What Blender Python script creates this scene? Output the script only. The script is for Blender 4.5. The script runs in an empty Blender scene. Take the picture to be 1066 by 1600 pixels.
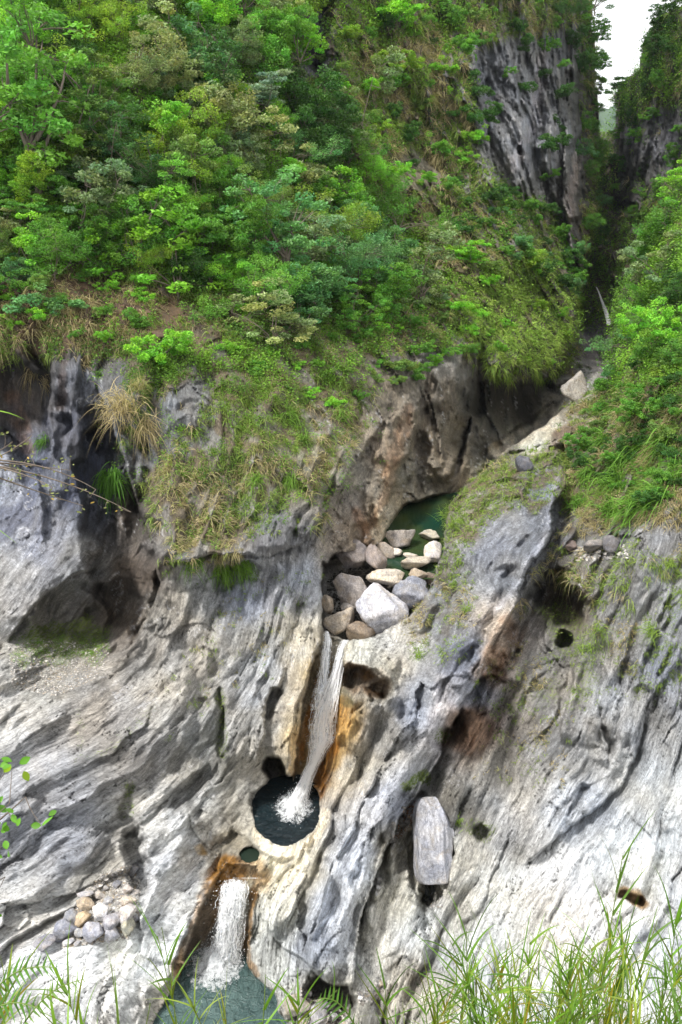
import bpy, math, random
import numpy as np
from mathutils import Vector, Matrix
R = math.radians
random.seed(7); rng = np.random.default_rng(7)
S = bpy.context.scene
COL = S.collection

# ------------------------------------------------------------ camera
F = 1200.0; CX, CY = 533.0, 800.0; PITCH = R(21.4)
cam_d = bpy.data.cameras.new('camera'); cam = bpy.data.objects.new('camera', cam_d); COL.objects.link(cam)
cam.location = (0, 0, 0); cam.rotation_euler = (R(90) - PITCH, 0, 0)
cam_d.sensor_fit = 'VERTICAL'; cam_d.sensor_height = 24; cam_d.lens = 24 * F / 1600
cam_d.clip_start = 0.05; cam_d.clip_end = 6000
S.camera = cam
S.render.resolution_x = 682; S.render.resolution_y = 1024
# ------------------------------------------------------------ world, sun, exposure
SUN_EL, SUN_AZ = R(60), R(234)
w = bpy.data.worlds.new('World'); S.world = w; w.use_nodes = True
nt = w.node_tree; bg = nt.nodes['Background']
sky = nt.nodes.new('ShaderNodeTexSky'); sky.sky_type = 'NISHITA'; sky.sun_disc = False
sky.sun_elevation = SUN_EL; sky.sun_rotation = SUN_AZ; sky.dust_density = 5; sky.air_density = 1.0
tcw = nt.nodes.new('ShaderNodeTexCoord')
cn = nt.nodes.new('ShaderNodeTexNoise'); cn.inputs['Scale'].default_value = 1.6; cn.inputs['Detail'].default_value = 6
nt.links.new(tcw.outputs['Generated'], cn.inputs['Vector'])
cr = nt.nodes.new('ShaderNodeMapRange'); cr.inputs[1].default_value = .3; cr.inputs[2].default_value = .7
cr.inputs[3].default_value = .85; cr.inputs[4].default_value = .97
nt.links.new(cn.outputs['Fac'], cr.inputs[0])
mxw = nt.nodes.new('ShaderNodeMixRGB'); mxw.inputs[2].default_value = (11, 11, 11.1, 1)
nt.links.new(cr.outputs[0], mxw.inputs[0]); nt.links.new(sky.outputs[0], mxw.inputs[1]); nt.links.new(mxw.outputs[0], bg.inputs[0])
bg.inputs[1].default_value = 0.105
sd = bpy.data.lights.new('sun', 'SUN'); sd.energy = 3.3; sd.angle = R(8); sd.color = (1, .965, .92)
sun = bpy.data.objects.new('sun', sd); COL.objects.link(sun)
# sun_rotation: azimuth clockwise from +Y
sdir = Vector((math.sin(SUN_AZ) * math.cos(SUN_EL), math.cos(SUN_AZ) * math.cos(SUN_EL), math.sin(SUN_EL)))
sun.rotation_euler = sdir.to_track_quat('Z', 'Y').to_euler()
S.view_settings.view_transform = 'Standard'; S.view_settings.look = 'None'
S.view_settings.exposure = 0.6; S.view_settings.gamma = 1

# ------------------------------------------------------------ helpers
sp, cp = math.sin(PITCH), math.cos(PITCH)
def at(u, v, D):
    """point of the gorge seen along a direction, at axial distance D"""
    x = (u - CX) / F; y = (CY - v) / F
    return np.stack([D * x, D * (cp + y * sp), D * (-sp + y * cp)], -1)
def zc(v): return -sp + (CY - v) / F * cp
def pt(u, v, D): return Vector(at(float(u), float(v), float(D)).tolist())

def hash3(ix, iy, iz, seed):
    h = (ix.astype(np.int64) * 374761393 + iy.astype(np.int64) * 668265263 + iz.astype(np.int64) * 2147483647 + seed * 1274126177) & 0xffffffff
    h = ((h ^ (h >> 13)) * 1274126177) & 0xffffffff
    h = h ^ (h >> 16)
    return h
GR = rng.normal(size=(256, 3)); GR /= np.linalg.norm(GR, axis=1)[:, None]; GR = GR.astype(np.float32)
def noise(x, y, z, seed=0):
    x = np.asarray(x, np.float64); y = np.broadcast_to(y, x.shape); z = np.broadcast_to(z, x.shape)
    ix = np.floor(x); iy = np.floor(y); iz = np.floor(z)
    fx = (x - ix).astype(np.float32); fy = (y - iy).astype(np.float32); fz = (z - iz).astype(np.float32)
    u = fx * fx * fx * (fx * (fx * 6 - 15) + 10); v = fy * fy * fy * (fy * (fy * 6 - 15) + 10); w_ = fz * fz * fz * (fz * (fz * 6 - 15) + 10)
    out = 0
    for a in (0, 1):
        for b in (0, 1):
            for c in (0, 1):
                g = GR[hash3(ix + a, iy + b, iz + c, seed) & 255]
                d = g[..., 0] * (fx - a) + g[..., 1] * (fy - b) + g[..., 2] * (fz - c)
                out = out + d * (u if a else 1 - u) * (v if b else 1 - v) * (w_ if c else 1 - w_)
    return out * 1.5
def fbm(x, y, z, o=4, seed=0, g=.5):
    s = 0; a = 1; f = 1
    for i in range(o):
        s = s + a * noise(x * f, y * f, z * f, seed + i * 17); a *= g; f *= 2.03
    return s
def ridged(x, y, z, o=3, seed=0):
    s = 0; a = 1; f = 1
    for i in range(o):
        s = s + a * (1 - 2.2 * np.abs(noise(x * f, y * f, z * f, seed + i * 31))); a *= .5; f *= 2.1
    return s
def sstep(a, b, x):
    t = np.clip((x - a) / (b - a), 0, 1); return t * t * (3 - 2 * t)

def tag(o, label=None, cat=None, group=None, kind=None):
    if label: o['label'] = label
    if cat: o['category'] = cat
    if group: o['group'] = group
    if kind: o['kind'] = kind
    return o
def empty(name, loc, label=None, cat=None, group=None):
    o = bpy.data.objects.new(name, None); COL.objects.link(o); o.location = loc; o.empty_display_size = .3
    return tag(o, label, cat, group)
def np_mesh(name, V, Fq, smooth=True, attrs=None, mats=()):
    """V (n,3), Fq (m,k) index array"""
    me = bpy.data.meshes.new(name); V = np.asarray(V, np.float32); Fq = np.asarray(Fq, np.int32)
    m, k = Fq.shape
    me.vertices.add(len(V)); me.vertices.foreach_set('co', V.ravel())
    me.loops.add(m * k); me.loops.foreach_set('vertex_index', Fq.ravel())
    me.polygons.add(m); me.polygons.foreach_set('loop_start', np.arange(0, m * k, k, dtype=np.int32))
    me.polygons.foreach_set('loop_total', np.full(m, k, np.int32))
    me.polygons.foreach_set('use_smooth', np.full(m, smooth, bool))
    me.update(calc_edges=True)
    for n, (t, a) in (attrs or {}).items():
        at_ = me.attributes.new(n, t, 'POINT')
        if t == 'FLOAT_COLOR':
            b = np.ones((len(V), 4), np.float32); b[:, :3] = a; at_.data.foreach_set('color', b.ravel())
        elif t == 'FLOAT_VECTOR': at_.data.foreach_set('vector', np.asarray(a, np.float32).ravel())
        else: at_.data.foreach_set('value', np.asarray(a, np.float32).ravel())
    for mt in mats: me.materials.append(mt)
    return me
def link(name, me, parent=None):
    o = bpy.data.objects.new(name, me); COL.objects.link(o)
    if parent: o.parent = parent
    return o
def lin(c):
    c = np.asarray(c, float) / 255.; return np.where(c <= .04045, c / 12.92, ((c + .055) / 1.055) ** 2.4)

# node helper
class NT:
    def __init__(s, name):
        s.m = bpy.data.materials.new(name); s.m.use_nodes = True; s.t = s.m.node_tree; s.t.nodes.clear()
        s.out = s.n('ShaderNodeOutputMaterial')
    def n(s, ty, **k):
        nd = s.t.nodes.new(ty)
        for a, b in k.items(): setattr(nd, a, b)
        return nd
    def l(s, a, b): s.t.links.new(a, b)
    def val(s, sock, v):
        if hasattr(v, 'is_output') or isinstance(v, bpy.types.NodeSocket): s.l(v, sock)
        else: sock.default_value = v
    def attr(s, name, o='Color'): return s.n('ShaderNodeAttribute', attribute_name=name).outputs[o]
    def mapping(s, vec, scale=(1, 1, 1), loc=(0, 0, 0)):
        nd = s.n('ShaderNodeMapping'); s.l(vec, nd.inputs[0]); nd.inputs['Scale'].default_value = scale; nd.inputs['Location'].default_value = loc
        return nd.outputs[0]
    def noise(s, vec, scale, detail=3, rough=.55, dist=0, o='Fac'):
        nd = s.n('ShaderNodeTexNoise'); s.l(vec, nd.inputs['Vector']); nd.inputs['Scale'].default_value = scale
        nd.inputs['Detail'].default_value = detail; nd.inputs['Roughness'].default_value = rough; nd.inputs['Distortion'].default_value = dist
        return nd.outputs[o]
    def rng(s, x, a, b, c=0., d=1., smooth=False):
        nd = s.n('ShaderNodeMapRange'); s.val(nd.inputs[0], x)
        if smooth: nd.interpolation_type = 'SMOOTHSTEP'
        for i, q in zip((1, 2, 3, 4), (a, b, c, d)): s.val(nd.inputs[i], q)
        return nd.outputs[0]
    def mix(s, f, a, b, mode='MIX'):
        nd = s.n('ShaderNodeMixRGB', blend_type=mode); s.val(nd.inputs[0], f)
        for i, q in ((1, a), (2, b)): s.val(nd.inputs[i], q if not isinstance(q, tuple) else (*q, 1) if len(q) == 3 else q)
        return nd.outputs[0]
    def math(s, op, a, b=0.):
        nd = s.n('ShaderNodeMath', operation=op); s.val(nd.inputs[0], a); s.val(nd.inputs[1], b); return nd.outputs[0]
    def bump(s, h, dist, strength=1., nrm=None):
        nd = s.n('ShaderNodeBump'); s.l(h, nd.inputs['Height']); nd.inputs['Distance'].default_value = dist; nd.inputs['Strength'].default_value = strength
        if nrm: s.l(nrm, nd.inputs['Normal'])
        return nd.outputs[0]
    def bsdf(s, color, rough=.8, spec=.3, normal=None, **k):
        b = s.n('ShaderNodeBsdfPrincipled'); s.val(b.inputs['Base Color'], color if not isinstance(color, tuple) else (*color, 1)); s.val(b.inputs['Roughness'], rough)
        b.inputs['Specular IOR Level'].default_value = spec
        if normal: s.l(normal, b.inputs['Normal'])
        for a, q in k.items(): s.val(b.inputs[a.replace('_', ' ')], q)
        return b.outputs[0]
    def fin(s, sh): s.l(sh, s.out.inputs['Surface']); return s.m

# ------------------------------------------------------------ terrain relief
def axis(lo, hi, step, far, n):
    a = np.arange(lo, hi + .1, step)
    t = np.linspace(0, 1, n + 1)[1:]
    return np.concatenate([(lo - far * t ** 1.4)[::-1], a, hi + far * t ** 1.4])
US = axis(-12, 1078, 2.0, 330, 32); VS = axis(-12, 1612, 2.0, 300, 30)
U, V = np.meshgrid(US, VS)
NV, NU = U.shape
def tps(pts, uu, vv, lam=1e-3, out=1):
    p = np.array(pts, float); xy = p[:, :2] / 400.; y = p[:, 2:]; n = len(p)
    def k(r2): return np.where(r2 > 1e-12, r2 * np.log(np.maximum(r2, 1e-12)), 0)
    K = k(((xy[:, None] - xy[None]) ** 2).sum(-1)) + lam * np.eye(n)
    P = np.c_[np.ones(n), xy]
    A = np.block([[K, P], [P.T, np.zeros((3, 3))]])
    wt = np.linalg.solve(A, np.r_[y, np.zeros((3, y.shape[1]))])
    q = np.c_[uu.ravel(), vv.ravel()] / 400.
    res = np.empty((len(q), y.shape[1]))
    for i in range(0, len(q), 60000):
        b = q[i:i + 60000]
        res[i:i + 60000] = k(((b[:, None] - xy[None]) ** 2).sum(-1)) @ wt[:n] + np.c_[np.ones(len(b)), b] @ wt[n:]
    return res.reshape(uu.shape + (y.shape[1],))
def depth_layer(pts):
    a = np.array(pts, float); a[:, 2] = 1 / a[:, 2]
    return 1 / np.clip(tps(a, U, V)[..., 0], 1 / 400., 1 / 15.)
# warped lookup so that outlines are ragged like rock
WU = U + 5 * noise(U / 38., V / 38., 0, 3) + 2.5 * noise(U / 11., V / 11., 1, 4)
WV = V + 5 * noise(U / 38., V / 38., 5, 5) + 2.5 * noise(U / 11., V / 11., 7, 6)
def poly_sd(poly, uu=None, vv=None):
    uu = WU if uu is None else uu; vv = WV if vv is None else vv
    p = np.array(poly, float); n = len(p); d = np.full(uu.shape, 1e12); ins = np.zeros(uu.shape, bool)
    for i in range(n):
        a = p[i]; b = p[(i + 1) % n]; e = b - a; wx = uu - a[0]; wy = vv - a[1]
        t = np.clip((wx * e[0] + wy * e[1]) / (e @ e + 1e-9), 0, 1)
        d = np.minimum(d, (wx - e[0] * t) ** 2 + (wy - e[1] * t) ** 2)
        c = ((a[1] > vv) != (b[1] > vv)) & (uu < (b[0] - a[0]) * (vv - a[1]) / (b[1] - a[1] + 1e-12) + a[0])
        ins ^= c
    return np.where(ins, 1, -1) * np.sqrt(d)
def pmask(poly, soft=2., warp=True):
    s = poly_sd(poly) if warp else poly_sd(poly, U, V)
    return sstep(-soft, soft, s)
def line_d(pts, uu=None, vv=None):
    uu = WU if uu is None else uu; vv = WV if vv is None else vv
    d = np.full(uu.shape, 1e12); p = np.array(pts, float)
    if len(p) == 1: return np.hypot(uu - p[0, 0], vv - p[0, 1])
    for a, b in zip(p[:-1], p[1:]):
        e = b - a; wx = uu - a[0]; wy = vv - a[1]; t = np.clip((wx * e[0] + wy * e[1]) / (e @ e + 1e-9), 0, 1)
        d = np.minimum(d, (wx - e[0] * t) ** 2 + (wy - e[1] * t) ** 2)
    return np.sqrt(d)
SU = U + 9 * noise(U / 45., V / 45., 11, 203) + 5 * noise(U / 17., V / 17., 12, 204); SV = V + 9 * noise(U / 45., V / 45., 15, 205) + 5 * noise(U / 17., V / 17., 17, 206)
SN = 1.1 * noise(U / 30., V / 30., 21, 207); SN2 = noise(U / 9., V / 9., 22, 208)
def stroke(pts, r, soft, uu=None, vv=None):
    k = min(1., (r + soft) / 22.); d = line_d(pts, U + (SU - U) * k, V + (SV - V) * k)
    return 1 - sstep(r, r + soft, d + SN * (r + soft) * .34 + SN2 * min((r + soft) * .3, 2.2))

LEFT = [(-340,-300,52),(0,-300,52),(300,-300,58),(500,-300,68),(700,-300,80),(900,-300,92),(1200,-300,120),
 (-340,0,48),(0,0,50),(300,0,55),(500,0,65),(700,0,77),(850,0,90),(915,0,108),
 (0,200,46),(200,200,48),(400,200,55),(550,200,64),(700,200,75),(850,200,90),(915,200,112),
 (-340,400,40),(0,400,42),(200,400,44),(400,400,49),(550,400,56),(700,400,65),(800,400,72),(885,400,92),
 (0,540,40.5),(150,540,41),(300,540,41),(450,540,44),(600,540,50),(700,540,56),(800,540,62),(900,540,78),(860,590,72),
 (-340,700,39),(0,700,40),(90,700,40.5),(180,700,40),(250,700,38.6),(350,700,38.2),(450,700,39.5),(550,700,43),(620,700,48),(700,700,56),
 (0,800,39),(100,800,39.6),(190,800,39.5),(270,800,37.8),(350,800,37.2),(450,800,37.8),(520,800,40),(600,790,45.5),(690,760,52),
 (0,900,38.2),(100,900,38.6),(210,900,38),(280,900,36.8),(400,900,36.3),(480,900,37),
 (20,1000,38),(80,1000,38.1),(165,1000,37.9),(60,1075,34.2),(130,1075,34.2),(-60,1000,37),(230,1000,35.9),(400,1000,34.9),(480,1000,35),
 (-340,1100,33),(0,1100,33.6),(150,1110,33.2),(300,1100,33.7),(430,1100,33.5),
 (0,1200,32),(150,1200,32.2),(300,1200,32.7),(400,1200,33),
 (0,1300,31),(150,1300,31.3),(300,1300,31.8),(395,1270,32.7),(360,1320,31.6),(445,1335,31.0),(500,1270,32.7),
 (0,1400,29.6),(100,1390,30.6),(200,1390,30.4),(90,1470,28.7),(200,1465,28.6),(280,1400,30.3),(320,1400,30.4),
 (0,1500,28),(150,1520,27.7),(250,1500,29.6),(0,1600,27),(150,1600,27),(230,1600,28.6),(400,1600,27.5),(420,1400,30.6),(420,1520,29.8),(-340,1600,25),(-340,1900,22),(400,1900,24)]
RIGHT = [(545,1010,35.8),(600,1000,36.6),(530,1060,35.2),(560,1120,34.2),(600,1200,33),(520,1200,33.6),(560,1300,32),(500,1270,32.7),(445,1335,31.0),(500,1400,30.8),(430,1400,30.6),
 (640,1100,34),(700,1000,36),(500,1500,29.8),(430,1520,29.8),(500,1600,27.9),(600,1400,30.8),(700,1300,31.5),(800,1200,32.5),(900,1100,33.6),(800,1000,36.3),(900,950,37.4),
 (900,850,39),(1000,850,35.6),(1050,900,34),(1000,1000,34),(1000,1200,31.6),(1050,1300,30),(900,1300,30.5),(800,1400,29.8),(700,1500,28.8),(900,1500,27.8),(1050,1500,27.2),
 (800,1600,26.6),(600,1600,27.6),(1400,1600,25),(1400,1200,29),(1400,850,32),(1000,1900,24),(1400,1900,22),(500,1900,24),
 (950,800,40.5),(1000,740,40.5),(1060,700,38.5),(940,700,46),(1000,600,45),(1060,500,45),(950,620,54),(930,600,62),(1066,380,48),(1000,450,56),(1400,400,40),(1400,700,35),(1000,360,62),(1400,0,45),
 (870,690,49),(800,760,44),(700,800,43.5),(700,900,39.5),(850,800,42),(760,900,39.3),(650,960,38),(870,655,56)]
GORGE = [(740,560,60),(800,600,68),(870,600,80),(920,560,95),(760,700,58),(830,660,70),(700,760,53.5),(640,800,50),(900,640,70),(700,500,62),(950,500,108),(560,950,42),(640,900,46),(660,830,52)]
FARG = [(930,150,150),(930,300,132),(940,400,122),(950,480,115),(985,330,126),(940,540,108),(900,500,125),(1000,420,130),(960,560,100),(1066,500,110),(900,300,150)]
FARR = [(1066,-100,92),(1066,100,98),(1010,60,112),(960,150,128),(1000,200,118),(1066,300,100),(975,330,128),(1000,400,116),(960,440,125),(1400,0,80),(1400,400,80)]
DL, DR, DG, DF, DFR = (depth_layer(p) for p in (LEFT, RIGHT, GORGE, FARG, FARR))
P_FAR = [(922,-320),(922,0),(930,60),(936,170),(932,300),(912,420),(898,480),(905,512),(935,548),(960,590),(1100,590),(1500,590),(1500,-320)]
P_FARR = [(1500,-320),(1100,-320),(1066,10),(1022,30),(1004,62),(996,108),(958,148),(962,190),(958,235),(952,300),(968,350),(978,400),(965,450),(1000,520),(1500,520)]
P_GORGE = [(742,520),(742,590),(735,650),(722,720),(700,772),(640,785),(607,815),(600,850),(560,860),(524,862),(512,884),(499,912),(505,950),(506,990),(545,1010),(700,960),(960,700),(960,560),(905,512),(880,560),(850,592),(800,596),(765,585),(755,530)]
P_RIGHT = [(952,560),(925,590),(905,615),(872,650),(800,700),(740,752),(702,790),(692,830),(690,868),(668,925),(640,962),(592,990),(540,1003),(527,1050),(528,1100),(512,1160),(505,1240),(492,1300),(450,1335),(420,1350),(398,1390),(385,1440),(382,1500),(410,1540),(440,1600),(460,1950),(1500,1950),(1500,200),(1120,200),(1062,285),(1030,350),(1002,420),(968,462),(958,520)]
mG = pmask(P_GORGE); mR = pmask(P_RIGHT); mF = pmask(P_FAR); mFR = pmask(P_FARR)
# close to the sky edge the left cliff turns away
inv = 1 / DL
inv = inv * (1 - mG) + mG / DG
inv = inv * (1 - mF) + mF / DF
inv = inv * (1 - mFR) + mFR / DFR
inv = inv * (1 - mR) + mR / DR
D = 1 / inv
P0 = at(U, V, D)
X, Y, Z = P0[..., 0], P0[..., 1], P0[..., 2]
# foliation coordinates: c across the bands, l along them
up = sstep(620, 480, V - .22 * (U - 533) * (U < 533))
far = sstep(44, 70, D)
smoothR = pmask([(690,1260),(860,1270),(1000,1200),(1300,1200),(1300,1700),(640,1700),(680,1400)], 60)
amp = (1 - .45 * smoothR) * (1 - .6 * pmask([(-300,690),(150,690),(170,800),(110,880),(30,960),(-300,1000)], 30)) * (1 - .4 * pmask([(0,1080),(330,1010),(380,1090),(200,1200),(-200,1280),(-200,1120)], 50))
wx = 1.5 * fbm(X * .1, Y * .1, Z * .1, 2, 50); wz = 1.5 * fbm(X * .1, Y * .1, Z * .1 + 40, 2, 60)
def saw(t, k=.8):
    f = t - np.floor(t); return np.where(f < k, f / k, (1 - f) / (1 - k)) - .5
m1 = sstep(-.3, .35, fbm(X * .35, Y * .35, Z * .35, 2, 101)); m2 = sstep(-.1, .3, fbm(X * .45, Y * .45, Z * .45, 2, 102)); m3 = sstep(-.1, .4, fbm(X * .5, Y * .5, Z * .5, 2, 103))
wob = .7 * fbm(X * .5, Y * .5, Z * .5, 3, 104)
LINES = [(-11,[(0,560),(-20,700),(-80,850),(-200,960)]),(-8,[(100,560),(80,700),(30,850),(-40,950),(-200,1060)]),(-4,[(200,560),(180,700),(150,830),(90,930),(0,1030),(-200,1150)]),
 (0,[(330,560),(300,700),(270,850),(235,980),(150,1080),(0,1170),(-200,1280)]),(3,[(430,560),(390,720),(350,880),(310,1000),(230,1110),(100,1210),(0,1270),(-200,1400)]),
 (6,[(520,600),(470,740),(430,880),(390,1000),(320,1120),(210,1240),(60,1350),(0,1390)]),(9,[(600,640),(540,760),(485,880),(450,1000),(400,1120),(330,1230),(250,1330),(150,1430),(0,1530)]),
 (11.5,[(660,700),(600,800),(520,920),(490,1040),(455,1140),(400,1250),(340,1340),(270,1430),(170,1560),(130,1700)]),(14,[(720,700),(560,930),(540,1000),(525,1100),(505,1200),(450,1330),(400,1440),(380,1560),(360,1700)]),
 (16.5,[(800,690),(720,800),(680,900),(630,980),(560,1110),(530,1220),(490,1330),(440,1440),(430,1560),(420,1700)]),(19,[(860,680),(790,830),(730,940),(680,1030),(640,1130),(580,1240),(530,1350),(490,1470),(480,1700)]),
 (21.5,[(900,700),(865,840),(810,950),(750,1050),(700,1150),(640,1260),(590,1380),(560,1500),(550,1700)]),(25,[(960,700),(900,880),(860,1000),(800,1090),(750,1200),(700,1320),(650,1440),(610,1560),(590,1700)]),
 (28,[(1020,700),(960,920),(920,1040),(870,1150),(820,1250),(760,1350),(710,1470),(680,1700)]),(31,[(1080,760),(1020,950),(985,1060),(950,1170),(890,1270),(830,1370),(780,1480),(750,1700)]),
 (34,[(1130,860),(1050,1060),(1020,1160),(985,1250),(930,1340),(880,1440),(850,1700)]),(37.5,[(1180,900),(1080,1180),(1040,1290),(1000,1400),(960,1500),(940,1700)]),(41,[(1250,1000),(1120,1350),(1060,1500),(1040,1700)])]
cstream = tps([(u, v, c) for c, L_ in LINES for u, v in L_], U, np.maximum(V, 480 + 0 * V), 3e-3)[..., 0]
def facets(a, b, c, seed):
    """flat tilted break planes meeting at sharp edges: 3-D cells, each with its own tilt"""
    ia, ib, ic = np.floor(a), np.floor(b), np.floor(c); best = np.full(a.shape, 9.); h = np.zeros(a.shape)
    for i in (-1, 0, 1):
        for j in (-1, 0, 1):
            for k in (-1, 0, 1):
                p, q0, r0 = ia + i, ib + j, ic + k; hs = hash3(p, q0, r0, seed); r1 = (hs & 1023) / 1023.; r2 = ((hs >> 10) & 1023) / 1023.; r3 = ((hs >> 20) & 1023) / 1023.
                dx, dy, dz = a - p - r1, b - q0 - r2, c - r0 - r3; d2 = dx * dx + dy * dy + dz * dz; m_ = d2 < best
                best = np.where(m_, d2, best); h = np.where(m_, (r2 - .5) * 2.6 * dx + (r3 - .5) * 1.6 * dy + (r1 - .5) * 2.2 * dz + (r3 - .5) * .5, h)
    return h
def relief(upper):
    th = R(74) if upper else R(44) + R(20) * sstep(-14, 12, X)
    Xp, Zp = X + .35 * (Y - 35) * upper, Z + 22
    cc = (Xp + wx) * np.sin(th) - (Zp + wz) * np.cos(th) + .2 * Y
    ll = (Xp + wx) * np.cos(th) + (Zp + wz) * np.sin(th)
    if not upper:
        cc = cstream + .35 * wx + .22 * fbm(X * .45, Y * .45, Z * .45, 2, 51); ll = .5 * X + .87 * Z + .3 * wz
    kl = .8 * fbm(cc * .25, Y * .1, ll * .05, 3, 105)
    bx_ = np.floor(cc * .8 + .8 * wob); by_ = np.floor(ll * .38 + 1.3 * noise(cc * .4, Y * .3, ll * .4, 106) + bx_ * .37)
    blk = (hash3(bx_, by_, bx_ * 0, 9) & 255) / 255. - .5
    if upper:
        d = .9 * facets(cc * .2, Y * .2, ll * .12, 303) + .35 * facets(cc * .6, Y * .6, ll * .35, 304) + 1.5 * fbm(X * .12, Y * .12, Z * .07, 4, 21) + 1.0 * ridged(X * .2 + .05 * Z, Y * .2, Z * .12, 3, 22) + .45 * fbm(X, Y, Z * .6, 3, 24) - .7 * m2 * saw(cc * .3 + wob, .8) + .35 * blk
        d = d * (1 + .3 * far)
    else:
        fa = facets(cc * .36 + .3 * wob, Y * .3, ll * .16 + .2 * wob, 301); fb = facets(cc * 1.1 + .4 * wob, Y * .9, ll * .5 + .3 * wob, 302)
        d = (.75 * amp * fa * (.4 + .6 * m1) + .26 * amp * fb * m3 + 1.0 * fbm(X * .12, Y * .12, Z * .12, 2, 1) + .8 * amp * ridged(cc * .22, Y * .12, ll * .06, 2, 2) - .5
        - 1.0 * amp * m1 * saw(cc * .3 + wob * .35 + kl, .82) - .36 * amp * m2 * saw(cc * .9 + wob * .5 + 1.5 * kl, .82) - .09 * m3 * saw(cc * 2.9 + wob * .6 + 2 * kl, .8) - .02 * m2 * saw(cc * 8 + wob + 3 * kl, .75)
        + .16 * amp * m1 * saw(ll * .45 + .5 * cc + 1.5 * wob, .88)
        + .16 * amp * fbm(cc * .6, Y * .5, ll * .25, 4, 12, .5) + .08 * amp * ridged(cc * .9, Y * .5, ll * .35, 3, 9)
        + .05 * fbm(cc * 4, Y * 4, ll * 3, 3, 19, .6) + .22 * amp * m3 * blk)
    return cc, ll, d
cL, lL, dL = relief(0); cU, lU, dU = relief(1)
cc = np.where(up > .5, cU, cL); ll = np.where(up > .5, lU, lL); disp = dL * (1 - up) + dU * up
poolmask = np.zeros_like(U)
# water-level planes
Z_UP, Z_PL, Z_SM, Z_LO = -17.9, -24.2, -24.6, -28.5
P_POOL_UP = [(598,905),(600,860),(612,812),(632,790),(700,770),(720,790),(720,860),(690,930)]
P_PLUNGE = [(394,1262),(397,1243),(412,1225),(440,1215),(470,1212),(496,1232),(501,1255),(497,1285),(486,1303),(462,1316),(442,1322),(420,1313),(402,1298),(398,1280)]
P_SMALL = [(374,1334),(378,1327),(390,1323),(402,1327),(406,1335),(402,1343),(390,1347),(379,1344)]
P_LOWER = [(292,1502),(305,1488),(330,1482),(380,1488),(384,1502),(395,1522),(415,1540),(436,1560),(432,1580),(452,1600),(470,1660),(470,1900),(150,1900),(200,1660),(245,1590),(278,1530)]
P_FALL1 = [(505,978),(545,990),(536,1020),(528,1060),(529,1100),(518,1150),(508,1190),(500,1225),(455,1228),(462,1180),(470,1120),(480,1060),(497,1020)]
P_FALL2 = [(352,1352),(400,1350),(408,1372),(398,1395),(388,1430),(386,1500),(286,1502),(308,1440),(324,1400),(340,1372)]
def chaikin(p, k=3):
    p = np.array(p, float)
    for _ in range(k): n_ = np.roll(p, -1, 0); p = np.stack([.75 * p + .25 * n_, .25 * p + .75 * n_], 1).reshape(-1, 2)
    return p
P_PLUNGE, P_SMALL, P_LOWER = chaikin(P_PLUNGE, 2), chaikin(P_SMALL, 2), chaikin(P_LOWER, 2)
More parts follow.
